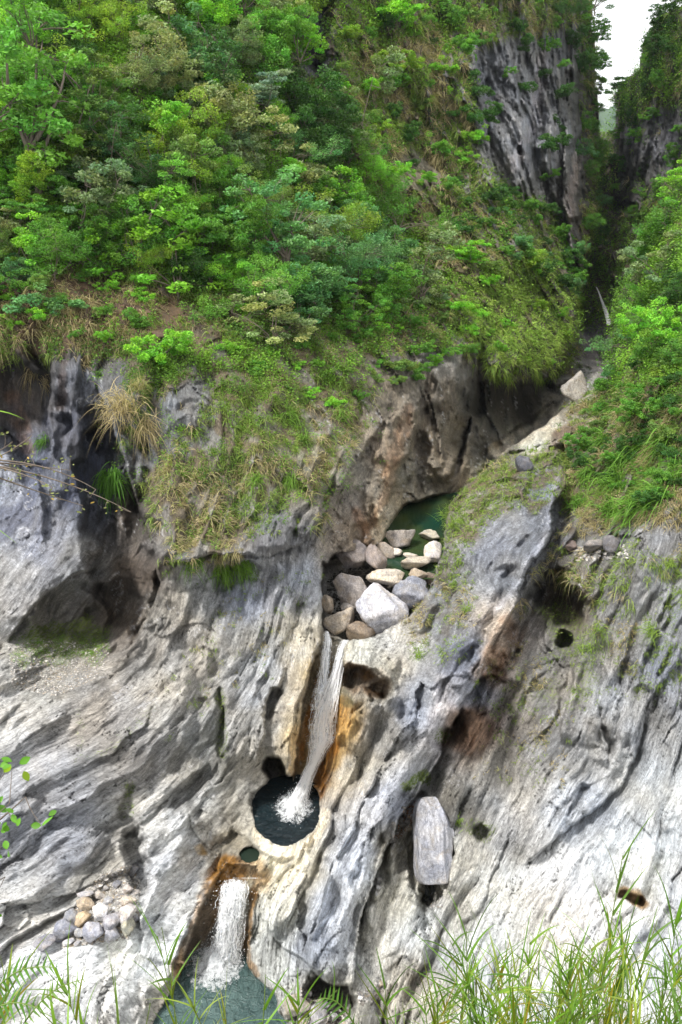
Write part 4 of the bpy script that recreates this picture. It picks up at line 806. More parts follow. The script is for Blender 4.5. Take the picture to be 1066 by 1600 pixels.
def leafy(name, u, v, size, kind, hue, label, cat, group=None, j=None, single=False):
    """a tree or shrub rooted on the rock, its crown centred near this direction"""
    trunk, crown, cz, rx, rz = PR[kind][(random.randrange(9) if j is None else j) % len(PR[kind])]
    d0 = tD(u, v); sc = size / 2 * d0 / F / rx; vb = v
    for _ in range(3):
        vb = v + cz * sc * F / tD(u, vb) * .93
    d = tD(u, vb); p = pt(u, vb, d - .15); col = np.array(HUES[hue]) * dict(dark=1.35, flush=1.0, pale=1.2, yellow=1.25, silver=1.2).get(hue, 1.65) * np.random.default_rng(int(abs(u * 7 + v * 13))).uniform(.85, 1.18) 
    if single:
        c = link(name, crown); c.location = p; c.scale = (sc,) * 3; c.rotation_euler = (random.uniform(-.15, .15), random.uniform(-.15, .15), random.uniform(0, 6.28)); c.color = (*col, 1); return tag(c, label, cat, group)
    e = empty(name, p, label, cat, group); e.scale = (sc * random.uniform(.92, 1.1), sc * random.uniform(.92, 1.1), sc * random.uniform(.9, 1.12)); e.rotation_euler = (random.uniform(-.08, .08), random.uniform(-.1, .1), random.uniform(0, 6.28))
    link('trunk', trunk, e); c = link('crown', crown, e); c.color = (*col, 1); return e
T_ = [(268,95,110,'open','flush','tall tree with pinkish new leaves near the top left centre'),(335,185,130,'round','flush','broad tree with pink flushed leaf tips below the tall pinkish one'),(412,152,92,'layered','silver','silvery grey green tree with flat layered crown near the top'),
 (262,255,130,'feathery','yellow','rounded yellow green tree in the middle of the upper left slope'),(278,405,140,'open','bright','bright fresh green tree standing alone at the lower edge of the forest, over bare rock'),(455,235,86,'feathery','blue','small blue green feathery tree with a thin pale stem'),
 (560,195,90,'open','pale','pale leaved tree against the brown cliff right of the forest'),(72,165,150,'tall','mid','tall feathery tree with a long pale trunk at the left edge of the forest'),(612,28,90,'layered','bright','bright green tree on the cliff top at the upper centre'),
 (468,385,92,'open','pale','white tipped pale tree right of the rounded yellow green one'),(34,385,90,'open','bright','bright green small tree at the far left edge'),(130,320,110,'open','pale','pale topped spreading tree at left with several thin stems'),
 (735,402,60,'layered','bright','small bright green bush tree on the grassy slope'),(330,38,80,'round','bright','bright round tree at the top edge left of the dark cliff'),(475,165,90,'round','dark','dark round tree at the foot of the black cliff streak'),
 (190,45,80,'feathery','yellow','yellow topped tree at the top edge left of centre'),(300,300,100,'round','olive','olive brown twiggy tree below the yellow green one'),(380,250,110,'round','flush','flushed pale tree between the silvery tree and the yellow green one'),
 (520,290,90,'round','bright','dense bright green tree right of the blue green feathery one'),(545,235,90,'feathery','mid','slender tree left of the brown cliff, above the dense bright one'),(410,460,110,'feathery','mid','mid green spreading shrub tree at the lower right edge of the forest'),(240,545,70,'bush','bright','bright green bush hanging over the bare cliff edge under the forest'),
 (620,340,90,'feathery','mid','mid green tree on the slope left of the grassy apron'),(560,420,110,'feathery','blue','blue green bushy tree above the grassy buttress'),(600,470,80,'round','mid','round tree low on the central slope above the creek'),(660,440,90,'open','pale','pale tree low on the central slope'),(80,470,70,'bush','blue','blue green shrub on the bare brown soil at left')]
for (u, v, sz, k, h, lb) in T_: leafy('tree', u, v, sz, k, h, lb, 'tree', 'labelled forest trees' if 0 else None)
P_FOREST = [(-30,-60),(500,-60),(470,60),(440,110),(520,190),(600,280),(640,360),(640,420),(600,470),(560,500),(500,500),(430,500),(330,440),(260,430),(160,400),(60,430),(-40,450)]
def scatter(poly, spacing, r, tries=6000, avoid=()):
    p = np.array(poly, float); lo, hi = p.min(0), p.max(0); out = list(avoid); k0 = len(out); q_ = r.uniform(lo, hi, (tries, 2)); ok = poly_sd(poly, q_[:, 0], q_[:, 1]) > 0
    for a, b in q_[ok]:
        if all((a - c[0]) ** 2 + (b - c[1]) ** 2 > spacing ** 2 for c in out): out.append((a, b))
    return out[k0:]
r_ = np.random.default_rng(77)
main = [(t[0], t[1]) for t in T_]
MARK = [(335,185,'the broad pink flushed tree'),(412,152,'the silvery layered tree'),(262,255,'the rounded yellow green tree'),(278,405,'the bright tree over bare rock'),(455,235,'the small blue green feathery tree'),(72,165,'the long trunked feathery tree'),(130,320,'the pale spreading tree'),(268,95,'the tall pinkish tree'),(560,195,'the pale tree by the brown cliff'),(468,385,'the white tipped pale tree'),(34,385,'the bright tree at the left edge'),(560,420,'the bushy blue green tree'),(330,38,'the bright tree at the top edge')]
def where(u, v, marks=MARK):
    m_ = min(marks, key=lambda q: (q[0] - u) ** 2 + (q[1] - v) ** 2); a_ = math.atan2(v - m_[1], u - m_[0]) / (math.pi / 4)
    return ['right of', 'below and right of', 'just below', 'below and left of', 'left of', 'above and left of', 'just above', 'above and right of'][round(a_) % 8] + ' ' + m_[2].replace('small ', '')
HN = dict(mid='mid green', bright='light green', dark='dark green', yellow='yellowish', blue='bluish green', olive='olive', pale='pale leaved', flush='pink tipped'); KN = dict(round='round crowned', feathery='fine leaved', layered='layered', open='loose crowned', tall='tall slim')
for (u, v) in scatter(P_FOREST, 39, r_, 9000, main):
    wts = [.32, .24, .12, .1, .07, .06, .06, .03]
    if 200 < u < 480 and v < 300: wts = [.24, .16, .1, .08, .08, .04, .14, .16]
    h = str(r_.choice(['mid', 'bright', 'dark', 'yellow', 'blue', 'olive', 'pale', 'flush'], p=wts)); k = str(r_.choice(['round', 'feathery', 'layered', 'open', 'tall'], p=[.34, .32, .07, .24, .03]))
    lb = HN[h] + ' ' + KN[k] + ' tree ' + where(u, v); leafy('tree', u, v, r_.uniform(56, 108), k, h, lb, 'tree', lb.replace(' tree ', ' trees ', 1))
# trees of the right bank and along both cliff edges
for (u, v, sz, k, h, lb) in [(1038,420,80,'open','pale','pale green tree at the right edge level with the far waterfall'),(1052,505,80,'round','bright','bright green tree low on the right bank at the edge'),(1000,480,70,'feathery','mid','feathery tree right of the far waterfall'),(985,530,64,'feathery','blue','blue green bush tree just below the far waterfall'),(1048,585,50,'bush','yellow','small yellow green bush at the right edge'),
  (1045,345,80,'round','mid','round tree on the right bank under the far cliff'),(1010,410,60,'round','mid','small round tree at the upper tip of the right bank'),(1062,450,70,'round','dark','dark tree behind the bright one at the right edge'),(960,590,50,'bush','blue','blue green bush beside the creek high up'),(1020,545,60,'round','mid','mid green tree in the middle of the right bank'),(1066,300,60,'open','bright','bright small tree at the right edge under the cliff'),(1000,640,44,'bush','mid','green bush on the brown grassy bank'),
  (1064,560,60,'round','mid','green tree cut by the right edge of the picture')]:
    leafy('tree', u, v, sz, k, h, lb, 'tree')
GMARK = [(925,20,'the top of the sky gap'),(935,110,'the middle of the sky gap'),(945,195,'the bottom of the sky gap'),(925,290,'the pinkish rock pillar'),(945,380,'the dark gully'),(940,455,'the far waterfall')]
EDGE = 'trees on the left cliff edge against the sky'
for (u, v, sz, k, h) in [(905,8,62,'open','mid'),(918,50,50,'open','mid'),(924,95,44,'open','mid'),(930,-5,50,'open','dark'),(930,130,36,'open','mid'),(905,100,40,'round','dark'),(918,140,30,'feathery','dark'),(890,60,40,'round','dark'),(880,20,50,'feathery','dark'),(925,165,26,'open','mid'),(860,8,50,'round','dark'),(912,190,40,'round','mid'),(925,215,36,'round','mid'),(905,230,40,'round','blue'),(930,250,34,'round','mid'),(932,285,34,'round','dark'),(920,270,34,'feathery','mid'),(928,320,36,'feathery','blue'),(938,350,30,'round','mid'),(918,350,34,'round','mid'),(925,385,34,'round','dark'),(905,400,30,'round','blue'),(935,410,26,'round','dark'),(912,430,34,'round','mid'),(898,452,28,'round','blue')]:
    lb = ('dark' if h == 'dark' else 'green' if h == 'mid' else 'blue green') + ' left cliff tree ' + where(u, v, GMARK); leafy('tree', u, v, sz, k, h, lb, 'tree', lb.replace('tree', 'trees', 1))
RMARK = [(1055,20,'the ridge top'),(1005,90,'the notch in the ridge'),(968,138,'the leaning tree'),(1050,180,'the bare grey rock wall'),(962,240,'the dark gully mouth'),(974,322,'the arched cave mouth'),(1045,345,'the round right bank tree')]
RIDGE = 'trees on the far right cliff'
leafy('tree', 968, 138, 50, 'layered', 'dark', 'leaning flat topped tree reaching into the sky gap from the right cliff', 'tree', None, 0)
for (u, v, sz, k, h) in [(1060,18,54,'open','dark'),(1040,38,46,'open','dark'),(1030,50,34,'open','dark'),(1012,82,24,'open','dark'),(1016,92,26,'round','mid'),(1030,90,40,'round','dark'),(1055,70,40,'round','dark'),(1008,118,24,'round','dark'),(985,150,34,'round','mid'),(1010,140,36,'round','dark'),(970,175,30,'round','dark'),(990,185,34,'round','dark'),(965,210,28,'round','mid'),(985,220,28,'feathery','dark'),(1040,130,36,'round','mid'),(1062,110,34,'round','dark'),(960,250,24,'round','dark'),(1000,215,24,'bush','mid'),(975,260,26,'round','dark'),(1020,180,26,'bush','mid'),(1055,250,34,'round','mid'),(1030,290,34,'round','mid'),(1005,300,28,'bush','mid'),(1062,200,20,'bush','mid'),(1000,350,34,'round','mid'),(985,385,26,'round','dark'),(1020,335,34,'round','bright'),(960,290,20,'bush','mid'),(1000,270,20,'bush','dark')]:
    lb = {'dark': 'dark tree', 'mid': 'mid green tree', 'bright': 'light green tree'}[h] + ' on far right cliff, ' + where(u, v, RMARK); leafy('tree', u, v, sz, k, h, lb, 'tree', lb.replace('tree', 'trees', 1))
SMARK = [(780,120,'the top of the grey cliff face'),(812,235,'the little cave in the grey cliff'),(860,330,'the foot of the grey cliff face'),(819,430,'the lone boulder on the slope'),(560,195,'the pale tree by the brown cliff'),(735,402,'the bright bush tree'),(450,645,'the strappy buttress fern'),(190,640,'the large straw tussock'),(945,480,'the far waterfall'),(965,760,'the long leaved fern'),(1048,585,'the yellow green bush at right'),(870,650,'the white ledge of the ridge'),(612,28,'the tree on the cliff top'),(650,260,'the bare patch of brown cliff'),(80,470,'the shrub on brown soil'),(660,440,'the pale tree on the central slope'),(850,540,'the overhang above the creek'),(1010,700,'the drooping frond fern'),(900,40,'the upper left cliff edge')]
# shrubs over the cliffs, single leafy masses
for poly, sp_, h_, k_, sz_, lb, gp in [
  ([(470,100),(560,30),(760,0),(740,120),(760,300),(850,440),(760,440),(640,330),(540,180)], 30, ['mid','olive','dark','yellow','bright'], 'bush', (16, 44), 'rounded shrub rooted on the brown central cliff', 'shrubs on the central cliff'),
  ([(740,440),(860,420),(905,470),(895,540),(850,580),(770,560),(720,500)], 34, ['bright','yellow','bright'], 'bush', (14, 28), 'bright leafy shrub on the green apron under the cliff', 'shrubs on the green apron'),
  ([(760,300),(870,320),(900,440),(850,440),(790,400)], 20, ['mid','dark','blue'], 'bush', (22, 44), 'shrub at the foot of the grey cliff face', 'shrubs at the foot of the grey cliff'),
  ([(560,500),(700,440),(760,480),(740,540),(640,600),(580,600)], 26, ['mid','olive','bright'], 'bush', (18, 40), 'shrub on the grassy slope above the gorge', 'shrubs above the gorge'),
  ([(940,600),(1066,540),(1066,760),(1000,800),(900,700)], 19, ['mid','dark','dark','olive'], 'bush', (18, 40), 'low shrub on the steep right bank', 'shrubs on the right bank'),
  ([(0,450),(150,430),(250,480),(240,530),(120,530),(0,520)], 40, ['mid','olive','bright'], 'bush', (18, 40), 'shrub on the bare soil below the forest', 'shrubs on bare soil'),
  ([(340,480),(560,480),(570,640),(480,640),(360,560)], 36, ['mid','olive','bright'], 'bush', (16, 34), 'shrub growing between dry grass on the buttress', 'shrubs on the buttress'),
  ([(680,0),(860,0),(900,130),(880,250),(860,330),(840,150),(720,80)], 34, ['dark','mid'], 'bush', (18, 40), 'dark shrub in a crack of the grey cliff', 'shrubs in the grey cliff')]:
    for (u, v) in scatter(poly, sp_, r_, 1500):
        h = r_.choice(h_); leafy('shrub', u, v, r_.uniform(*sz_), k_, h, lb.replace('shrub', {'mid': 'mid green', 'olive': 'olive', 'dark': 'deep green', 'yellow': 'yellowish', 'bright': 'fresh green', 'blue': 'blue green'}[h] + ' shrub', 1), 'shrub', gp + ' ' + h, None, True)
        o_ = COL.objects[-1]; lb2 = {'mid': 'mid green', 'olive': 'olive', 'dark': 'deep green', 'yellow': 'yellowish', 'bright': 'fresh green', 'blue': 'blue green'}[h] + (' larger' if o_.scale[0] * 1.0 > .9 else ' small') + ' shrub ' + where(u, v, SMARK); o_['label'] = lb2; o_['group'] = lb2.replace('shrub', 'shrubs', 1)
# ---- ground cover: leaves and grass that nobody could count
dPu = np.gradient(P1, axis=1); dPv = np.gradient(P1, axis=0); NRM = -np.cross(dPv, dPu); NRM /= np.linalg.norm(NRM, axis=2)[..., None] + 1e-9
NRM *= np.sign(-(NRM * P1).sum(-1))[..., None]
def grid_at(A, u, v):
    i = np.clip(np.searchsorted(VS, v), 0, NV - 1); j = np.clip(np.searchsorted(US, u), 0, NU - 1); return A[i, j]
def pick(mask, n, r, box=(-60, -60, 1130, 1640)):
    u = r.uniform(box[0], box[2], n * 6); v = r.uniform(box[1], box[3], n * 6); k = r.uniform(0, 1, n * 6) < grid_at(mask, u, v); u, v = u[k][:n], v[k][:n]
    bad = grid_at(skyreg, u, v) > -3; return u[~bad], v[~bad]
cov = sstep(-.45, .2, fbm(X * .7, Y * .7, Z * .7, 3, 130))
forest_m = np.maximum(pmask(P_FOREST, 20), pmask([(930,420),(1500,300),(1500,640),(1000,640),(930,600)], 10))
farm = np.maximum(mF, mFR)
apron = pmask([(740,420),(860,400),(905,470),(890,560),(850,590),(770,585),(700,520)], 20)
lowfl = pmask([(0,960),(220,960),(220,1060),(0,1060)], 10); soil_m = pmask([(-60,440),(120,425),(260,455),(330,500),(250,545),(-60,540)], 20); dryc = pmask([(520,60),(700,40),(760,250),(780,420),(700,430),(600,300),(540,200)], 30); und_m = np.clip(.22 * pmask([(150,560),(600,560),(620,700),(480,820),(330,860),(230,820),(150,700)], 30) * cov + .18 * pmask([(880,560),(1500,520),(1500,820),(1000,820),(880,780)], 15) + .9 * stroke([(40,1022),(100,1012),(155,1016)], 13, 12) + .9 * forest_m + .45 * veg * cov * (V < 620) + .55 * farm * (1 - bare) + .10 * apron, 0, 1) * (1 - .6 * apron) * (1 - .8 * bare) * (1 - .75 * soil_m) * (1 - .5 * dryc)
def undergrowth(n, seed):
    r = np.random.default_rng(seed); u, v = pick(und_m, n, r); d = tD(u, v); base = at(u, v, d); nr = grid_at(NRM, u, v); k = 26
    sc = (d / 45.) ** .75 * (1 - .6 * grid_at(lowfl, u, v)) * (1 - .35 * sstep(560, 620, v)); off = (r.uniform(.0, .5, len(u)) * sc)[:, None]; c = base + nr * off
    C_ = (c[:, None] + r.normal(size=(len(u), k, 3)) * .24 * sc[:, None, None]).reshape(-1, 3)
    lsz = np.repeat(sc * np.where(d > 80, .7, 1.), k); lv, lf = leaf_quads(C_, r, .17 * lsz, .09 * lsz, .6)
    px = fbm(c[:, 0] * .25, c[:, 1] * .25, c[:, 2] * .25, 3, 131); ap = grid_at(apron, u, v); fr = grid_at(farm, u, v)
    A_ = np.array([.062,.135,.024]); B2 = np.array([.155,.30,.034]); Y_ = np.array([.24,.38,.06]); t = np.clip(.5 + px * 1.1 + r.normal(0, .25, len(u)) + .8 * grid_at(lowfl, u, v), 0, 1.3)[:, None]
    col = A_ * (1 - t) + B2 * t; w2 = (ap * .6 + .12 * (r.uniform(size=len(u)) < .2))[:, None]; col = col * (1 - w2) + Y_ * w2; col = col * (1 + .25 * fr)[:, None]  # far leaves lightened in colour to offset the light the cliffs block
    K = np.repeat(col, k, 0) * r.uniform(.6, 1.5, (len(C_), 1))
    tag(link('undergrowth', np_mesh('undergrowth', lv, lf, False, {'leafcol': ('FLOAT_COLOR', np.repeat(K, 4, 0))}, [M_GRASS])), kind='stuff')
undergrowth(19000, 41)
def blades(base, dirs, L, Wd, droop, cols, r, seg=3):
    """curved tapering blades; base (n,3), dirs (n,3) unit, L,Wd (n,)"""
    n = len(base); side = np.cross(dirs, np.array([0, 0, 1.])) + r.normal(size=(n, 3)) * .3; side /= np.linalg.norm(side, axis=1)[:, None] + 1e-9
    t = np.linspace(0, 1, seg + 1); VV = []
    for i, q0 in enumerate(t):
        c = base + dirs * (L * q0)[:, None] + np.array([0, 0, -1.]) * (L * droop * q0 * q0)[:, None]; wd = (Wd * (1 - q0 ** 1.5) * .5 + 1e-4)[:, None]
        VV += [c - side * wd, c + side * wd]
    Vv = np.stack(VV, 1).reshape(-1, 3); m_ = 2 * (seg + 1); f = np.array([[2 * i, 2 * i + 1, 2 * i + 3, 2 * i + 2] for i in range(seg)])
    return Vv, (f[None] + m_ * np.arange(n)[:, None, None]).reshape(-1, 4), np.repeat(cols, m_, 0)
dry = np.clip(.5 + 1.2 * fbm(X * .3, Y * .3, Z * .3, 3, 140), 0, 1)
low_b = pmask([(150,560),(600,560),(620,700),(480,900),(230,900),(150,700)], 30); ridge_m = pmask([(700,800),(760,735),(860,695),(884,720),(870,770),(800,790),(740,840),(700,850)], 10); gr_m = .8 * ridge_m + veg * (.12 + .88 * sstep(.25, .8, cov) * (1 - .35 * low_b)) * (1 - .55 * forest_m) * (1 - .6 * farm) * (1 - .5 * soil_m) + .35 * dryc * (1 - bare) + .9 * apron
sparse = np.clip(pmask([(250,860),(520,780),(500,900),(420,1050),(250,1150),(330,950)], 30) * .10 + pmask([(860,860),(1100,820),(1100,1080),(800,1100),(820,960)], 30) * .30 + pmask([(620,900),(740,860),(740,1000),(660,1060)], 20) * .40 + pmask([(745,1040),(900,1040),(880,1220),(760,1220)], 20) * .18, 0, 1) * sstep(.1, .5, cov - .3 + .4 * fbm(cc * .6, Y * .5, ll * .15, 2, 141))
edge_g = stroke([(200,1230),(205,1260)], 6, 6) * .5 + stroke([(45,1020),(145,1014)], 16, 14) * .9 + stroke([(345,1085),(348,1180)], 2, 6) * .4
def grass(n, seed):
    r = np.random.default_rng(seed); u, v = pick(np.clip(gr_m + sparse + edge_g, 0, 1), n, r); k = 13
    d = tD(u, v); base = at(u, v, d + .05); nr = grid_at(NRM, u, v); sc = (d / 40.) ** .8; low = sstep(830, 900, v) * (1 - sstep(700, 720, u) * (v < 950))
    px = np.clip(grid_at(dry, u, v) + r.normal(0, .22, len(u)), 0, 1); ap = grid_at(apron, u, v); ridge = grid_at(pmask([(690,790),(860,690),(880,780),(850,840),(720,900)], 10), u, v); eg = np.clip(grid_at(edge_g, u, v) * 2, 0, 1)
    rb = grid_at(pmask([(900,560),(1500,520),(1500,820),(1000,820),(880,840),(880,700)], 15), u, v); px = np.clip(px - .06 + .42 * rb + .3 * grid_at(dryc, u, v) + .35 * grid_at(soil_m, u, v), 0, 1) * (1 - .7 * ap) * (1 - .75 * ridge) * (1 - eg)
    dv = nr[:, None] * r.uniform(.3, 1.1, (len(u), k, 1)) + r.normal(size=(len(u), k, 3)) * .55 + np.array([0, 0, .35]); dv /= np.linalg.norm(dv, axis=2)[..., None]
    L = (r.uniform(.2, .62, (len(u), k)) * (sc * (1 - .6 * low) * (1 - .45 * ridge) * (1 - .6 * eg) * (1 + .35 * (px > .75)))[:, None]).ravel(); b = np.repeat(base, k, 0) + r.normal(size=(len(u) * k, 3)) * .07
    G = np.array([.15,.25,.045]); G2 = np.array([.28,.36,.08]); S_ = np.array([.48,.39,.23]); S2 = np.array([.33,.29,.14]); t = r.uniform(size=(len(u), 1)); g = G * (1 - t) + G2 * t; st = S_ * t + S2 * (1 - t)
    w2 = sstep(.62, .9, px)[:, None]; col = (g * (1 - w2) + st * w2) * (1 + .45 * ap[:, None]); col = np.repeat(col, k, 0) * r.uniform(.6, 1.35, (len(u) * k, 1))
    Vv, f, K = blades(b, dv.reshape(-1, 3), L, np.repeat(.035 * sc, k), r.uniform(.3, .95, len(b)), col, r)
    tag(link('cliff_grass', np_mesh('cliff_grass', Vv, f, False, {'leafcol': ('FLOAT_COLOR', K)}, [M_GRASS])), kind='stuff')
grass(24000, 43)
# ---- single tussocks and ferns that stand out
def tussock(u, v, n, L, col, label, spread=.5, droop=.8, seed=1, wd=.03, dirb=(0, 0, .3), name='grass_tussock', cat='grass tussock', group=None):
    r = np.random.default_rng(seed); d = tD(u, v) ; b0 = at(u, v, d - .1); nr = grid_at(NRM, np.array([u]), np.array([v]))[0]
    dv = nr * .7 + r.normal(size=(n, 3)) * spread + np.array(dirb); dv /= np.linalg.norm(dv, axis=1)[:, None]; cols = np.array(col) * r.uniform(.55, 1.4, (n, 1))
    Vv, f, K = blades(r.normal(size=(n, 3)) * L * .22, dv, L * r.uniform(.5, 1.1, n), np.full(n, wd), r.uniform(droop * .4, droop * 1.2, n), cols, r, 4)
    o = link(name, np_mesh(name, Vv, f, False, {'leafcol': ('FLOAT_COLOR', K)}, [M_GRASS])); o.location = b0; return tag(o, label, cat, group)
STR = (.42,.34,.19)
tussock(190,640,420,1.7,STR,'largest straw coloured tussock drooping left over the dark recess',.4,.9,1,.035,(-.5,0,.2)); tussock(225,660,260,1.3,STR,'straw tussock just right of the largest drooping one',.5,.9,2,.035,(-.3,0,.2)); tussock(215,610,200,1.1,(.3,.27,.12),'brown green tussock above the largest drooping one',.5,.8,3)
tussock(130,570,160,1.1,STR,'dry tussock hanging on the grey wall under the soil bank',.4,1.2,4,.03,(-.1,0,-.2)); tussock(48,580,70,.9,STR,'small dry tussock at the rim of the dark upper left hollow',.3,1.3,5,.03,(0,0,-.3)); tussock(72,590,70,1.0,STR,'second dry tussock right of the one at the rim of the dark hollow',.3,1.3,6,.03,(0,0,-.3))
tussock(174,745,420,1.15,(.10,.24,.03),'vivid green fern hanging in the dark recess at left',.5,.9,7,.06,(-.1,0,-.1),'fern','fern'); tussock(68,690,120,.7,(.09,.2,.03),'green fern on the shelf below the dark upper left hollow',.4,1.0,8,.05,(0,0,-.1),'fern','fern'); tussock(152,585,60,.5,(.1,.2,.05),'little green fern beside the hanging dry tussock',.5,.8,9,.05,(0,0,0),'fern','fern')
for i, (u, v, L, lb) in enumerate([(450,645,1.1,'bright strappy fern in the middle of the buttress grass'),(470,690,1.0,'fern below the bright strappy one on the buttress'),(400,750,.8,'small fern at the lower edge of the buttress grass'),(455,745,.8,'fern low on the buttress above the dark knob'),(300,880,.9,'yellow green fern on the ledge above the fluted rock'),(345,885,.9,'second yellow green fern on the ledge, right of the first'),(380,880,.9,'rightmost fern on the ledge above the fluted rock'),(530,650,.9,'fern at the right end of the buttress grass')]):
    tussock(u, v, 150, L, (.15,.27,.04), lb, .6, .9, 20 + i, .045, (0,0,.1), 'fern', 'fern')
for i, (u, v, L, lb) in enumerate([(965,760,1.8,'long leaved green fern drooping over the right rocks'),(985,720,1.5,'fern above the long leaved one on the right bank'),(1000,795,1.7,'broad bright fern clump on top of the right rock shoulder'),(1030,780,1.6,'bright fern clump right of the broad one on the shoulder'),(955,800,1.5,'shaded fern in the crevice left of the rock shoulder'),(925,740,1.2,'fern beside the smooth rock on the right bank'),(1010,700,1.5,'fern with drooping fronds high on the right bank'),(1045,690,1.5,'fern at the right edge below the shrubs'),(945,690,1.1,'small bright fern high on the right bank'),(1050,750,1.4,'fern at the far right above the rock shoulder'),(905,790,1.0,'yellowish fern between ridge and right bank')]):
    tussock(u, v, 240, L, (.13,.27,.035), lb, .55, .9, 40 + i, .06, (-.1,0,.1), 'fern', 'fern')
for i, (u, v, L, lb) in enumerate([(700,805,1.2,'grass tussock hanging at the pool side edge of the ridge'),(712,820,.9,'small tussock just below the hanging one at the ridge edge'),(885,900,.6,'green plant above the hollow in the right rocks'),(935,985,.7,'grass tussock right of the small round hole'),(1020,985,.7,'upright grass tussock on the grey slabs at right'),(730,955,.6,'yellow green plant at the left flank of the ridge'),(655,1025,.6,'yellow green tuft on the pale rock right of the fall'),(915,1015,.6,'dry green tussock below the small round hole'),(1045,880,.5,'sparse tuft at the right edge on grey rock'),(715,1285,.45,'small light green plant right of the slab top')]):
    tussock(u, v, 90, L, (.20,.30,.05), lb, .6, .7, 60 + i, .03)

# ------------------------------------------------------------ near bank and foreground plants
def bank():
    xs = np.linspace(-9, 9, 90); ts = np.linspace(-3, 9, 70); A, B = np.meshgrid(xs, ts)
    z = -1.65 - np.maximum(B - .3, 0) * 1.24 - np.maximum(B - 3.2, 0) * 3.2 + .14 * fbm(A * .8, B * .8, 0 * A, 4, 3); i = np.arange(A.size).reshape(A.shape)
    q_ = np.stack([i[:-1, :-1], i[:-1, 1:], i[1:, 1:], i[1:, :-1]], -1).reshape(-1, 4); m = NT('bank_soil'); co = m.n('ShaderNodeTexCoord').outputs['Object']; n1 = m.noise(co, 6, 5, .7)
    tag(link('bank', np_mesh('bank', np.stack([A, B, z], -1).reshape(-1, 3), q_, True, None, [m.fin(m.bsdf(m.mix(n1, (.05, .045, .02), (.14, .13, .05)), .95, .1, m.bump(n1, .05)))])), kind='structure')
bank()
def bank_z(y): return -1.65 - max(y - .3, 0) * 1.24 - max(y - 3.2, 0) * 3.2
def stem_mat():
    m = NT('reed_stem'); oi = m.n('ShaderNodeObjectInfo'); return m.fin(m.bsdf(m.mix(.5, oi.outputs['Color'], (.18, .2, .06)), .5, .3))
M_STEM = stem_mat()
def reed_proto(seed, H, nl, L, wd, spread, brown=.1):
    r = np.random.default_rng(seed); st = curve((0, 0, 0), (r.normal(0, .05) * H, r.normal(0, .05) * H, H), .05, r, 12); sv, sf = tubes([(st, np.linspace(.0042, .0016, 12))], 5)
    t = np.sort(r.uniform(.45, .99, nl)); b = np.stack([np.interp(t, np.linspace(0, 1, 12), st[:, k]) for k in range(3)], -1); yaw = np.arange(nl) * 3.14 + r.normal(0, .6, nl) + r.uniform(0, 6)
    el = np.clip(r.normal(.95, .25, nl) + .25 * t, .3, 1.45); dv = np.stack([np.cos(yaw) * np.cos(el) * spread, np.sin(yaw) * np.cos(el) * spread, np.sin(el)], -1); dv /= np.linalg.norm(dv, axis=1)[:, None]
    cols = np.where(r.uniform(size=(nl, 1)) < brown, np.array([1.3, .8, .55]), np.array([1., 1., 1.])) * r.uniform(.75, 1.3, (nl, 1))
    Vv, f, K = blades(b, dv, L * r.uniform(.6, 1.25, nl), np.full(nl, wd) * r.uniform(.7, 1.3, nl), r.uniform(.05, .45, nl), cols, r, 7)
    return np_mesh('stem', sv, sf, True, None, [M_STEM]), np_mesh('leaves', Vv, f, True, {'leafcol': ('FLOAT_COLOR', K)}, [M_BLADE])
RP = [reed_proto(500 + i, 1.25, 15, .24 + .03 * i, .0075 + .0008 * i, .9, .22) for i in range(6)]; RB = [reed_proto(520 + i, 1.25, 8, .24, .010, 1.1, 0) for i in range(3)]
RG = [(.13,.27,.025), (.19,.34,.035), (.09,.19,.02), (.26,.34,.06), (.13,.24,.04)]
def reed(u, vt, Dd, label, group=None, protos=RP, lean=(0, 0), hue=None, s_=1.):
    tip = pt(u, vt, Dd); H = 1.25; e_y = tip.y - lean[1]; zb = bank_z(e_y) - .05; sc = (tip.z - zb) / (H * math.cos(lean[0])) 
    st, lv = random.choice(protos); e = empty('reed', (tip.x - math.tan(lean[0]) * (tip.z - zb), e_y, zb), label, 'reed', group); e.scale = (s_ * .9, s_ * .9, sc); e.rotation_euler = (0, lean[0], 0)
    e.rotation_euler = (Matrix.Rotation(lean[0], 3, 'Y') @ Matrix.Rotation(random.uniform(0, 6.28), 3, 'Z')).to_euler()
    c = (*(hue or random.choice(RG)), 1); a = link('stem', st, e); a.color = c; b = link('leaves', lv, e); b.color = c; return e
rr = random.Random(5)
for i in range(84):
    u = 1080 - 400 * rr.random() ** 1.15; vt = rr.gauss(1540, 44) + max(0, (780 - u)) * .3; vt = max(1440, min(1590, vt))
    hi = rr.randrange(5); pl = ['left end of', 'left half of', 'middle of', 'right half of', 'far right end of'][min(4, int((u - 680) / 80))] if u > 680 else 'left end of'; lb = ['mid green', 'bright green', 'dark green', 'yellow green', 'dull green'][hi] + (' tall' if vt < 1510 else ' short') + ' reed in the ' + pl + ' the lower right stand'
    reed(u, vt, rr.uniform(2.4, 3.8), lb, lb.replace('reed', 'reeds', 1), lean=(rr.gauss(-.02, .16), 0), hue=RG[hi])
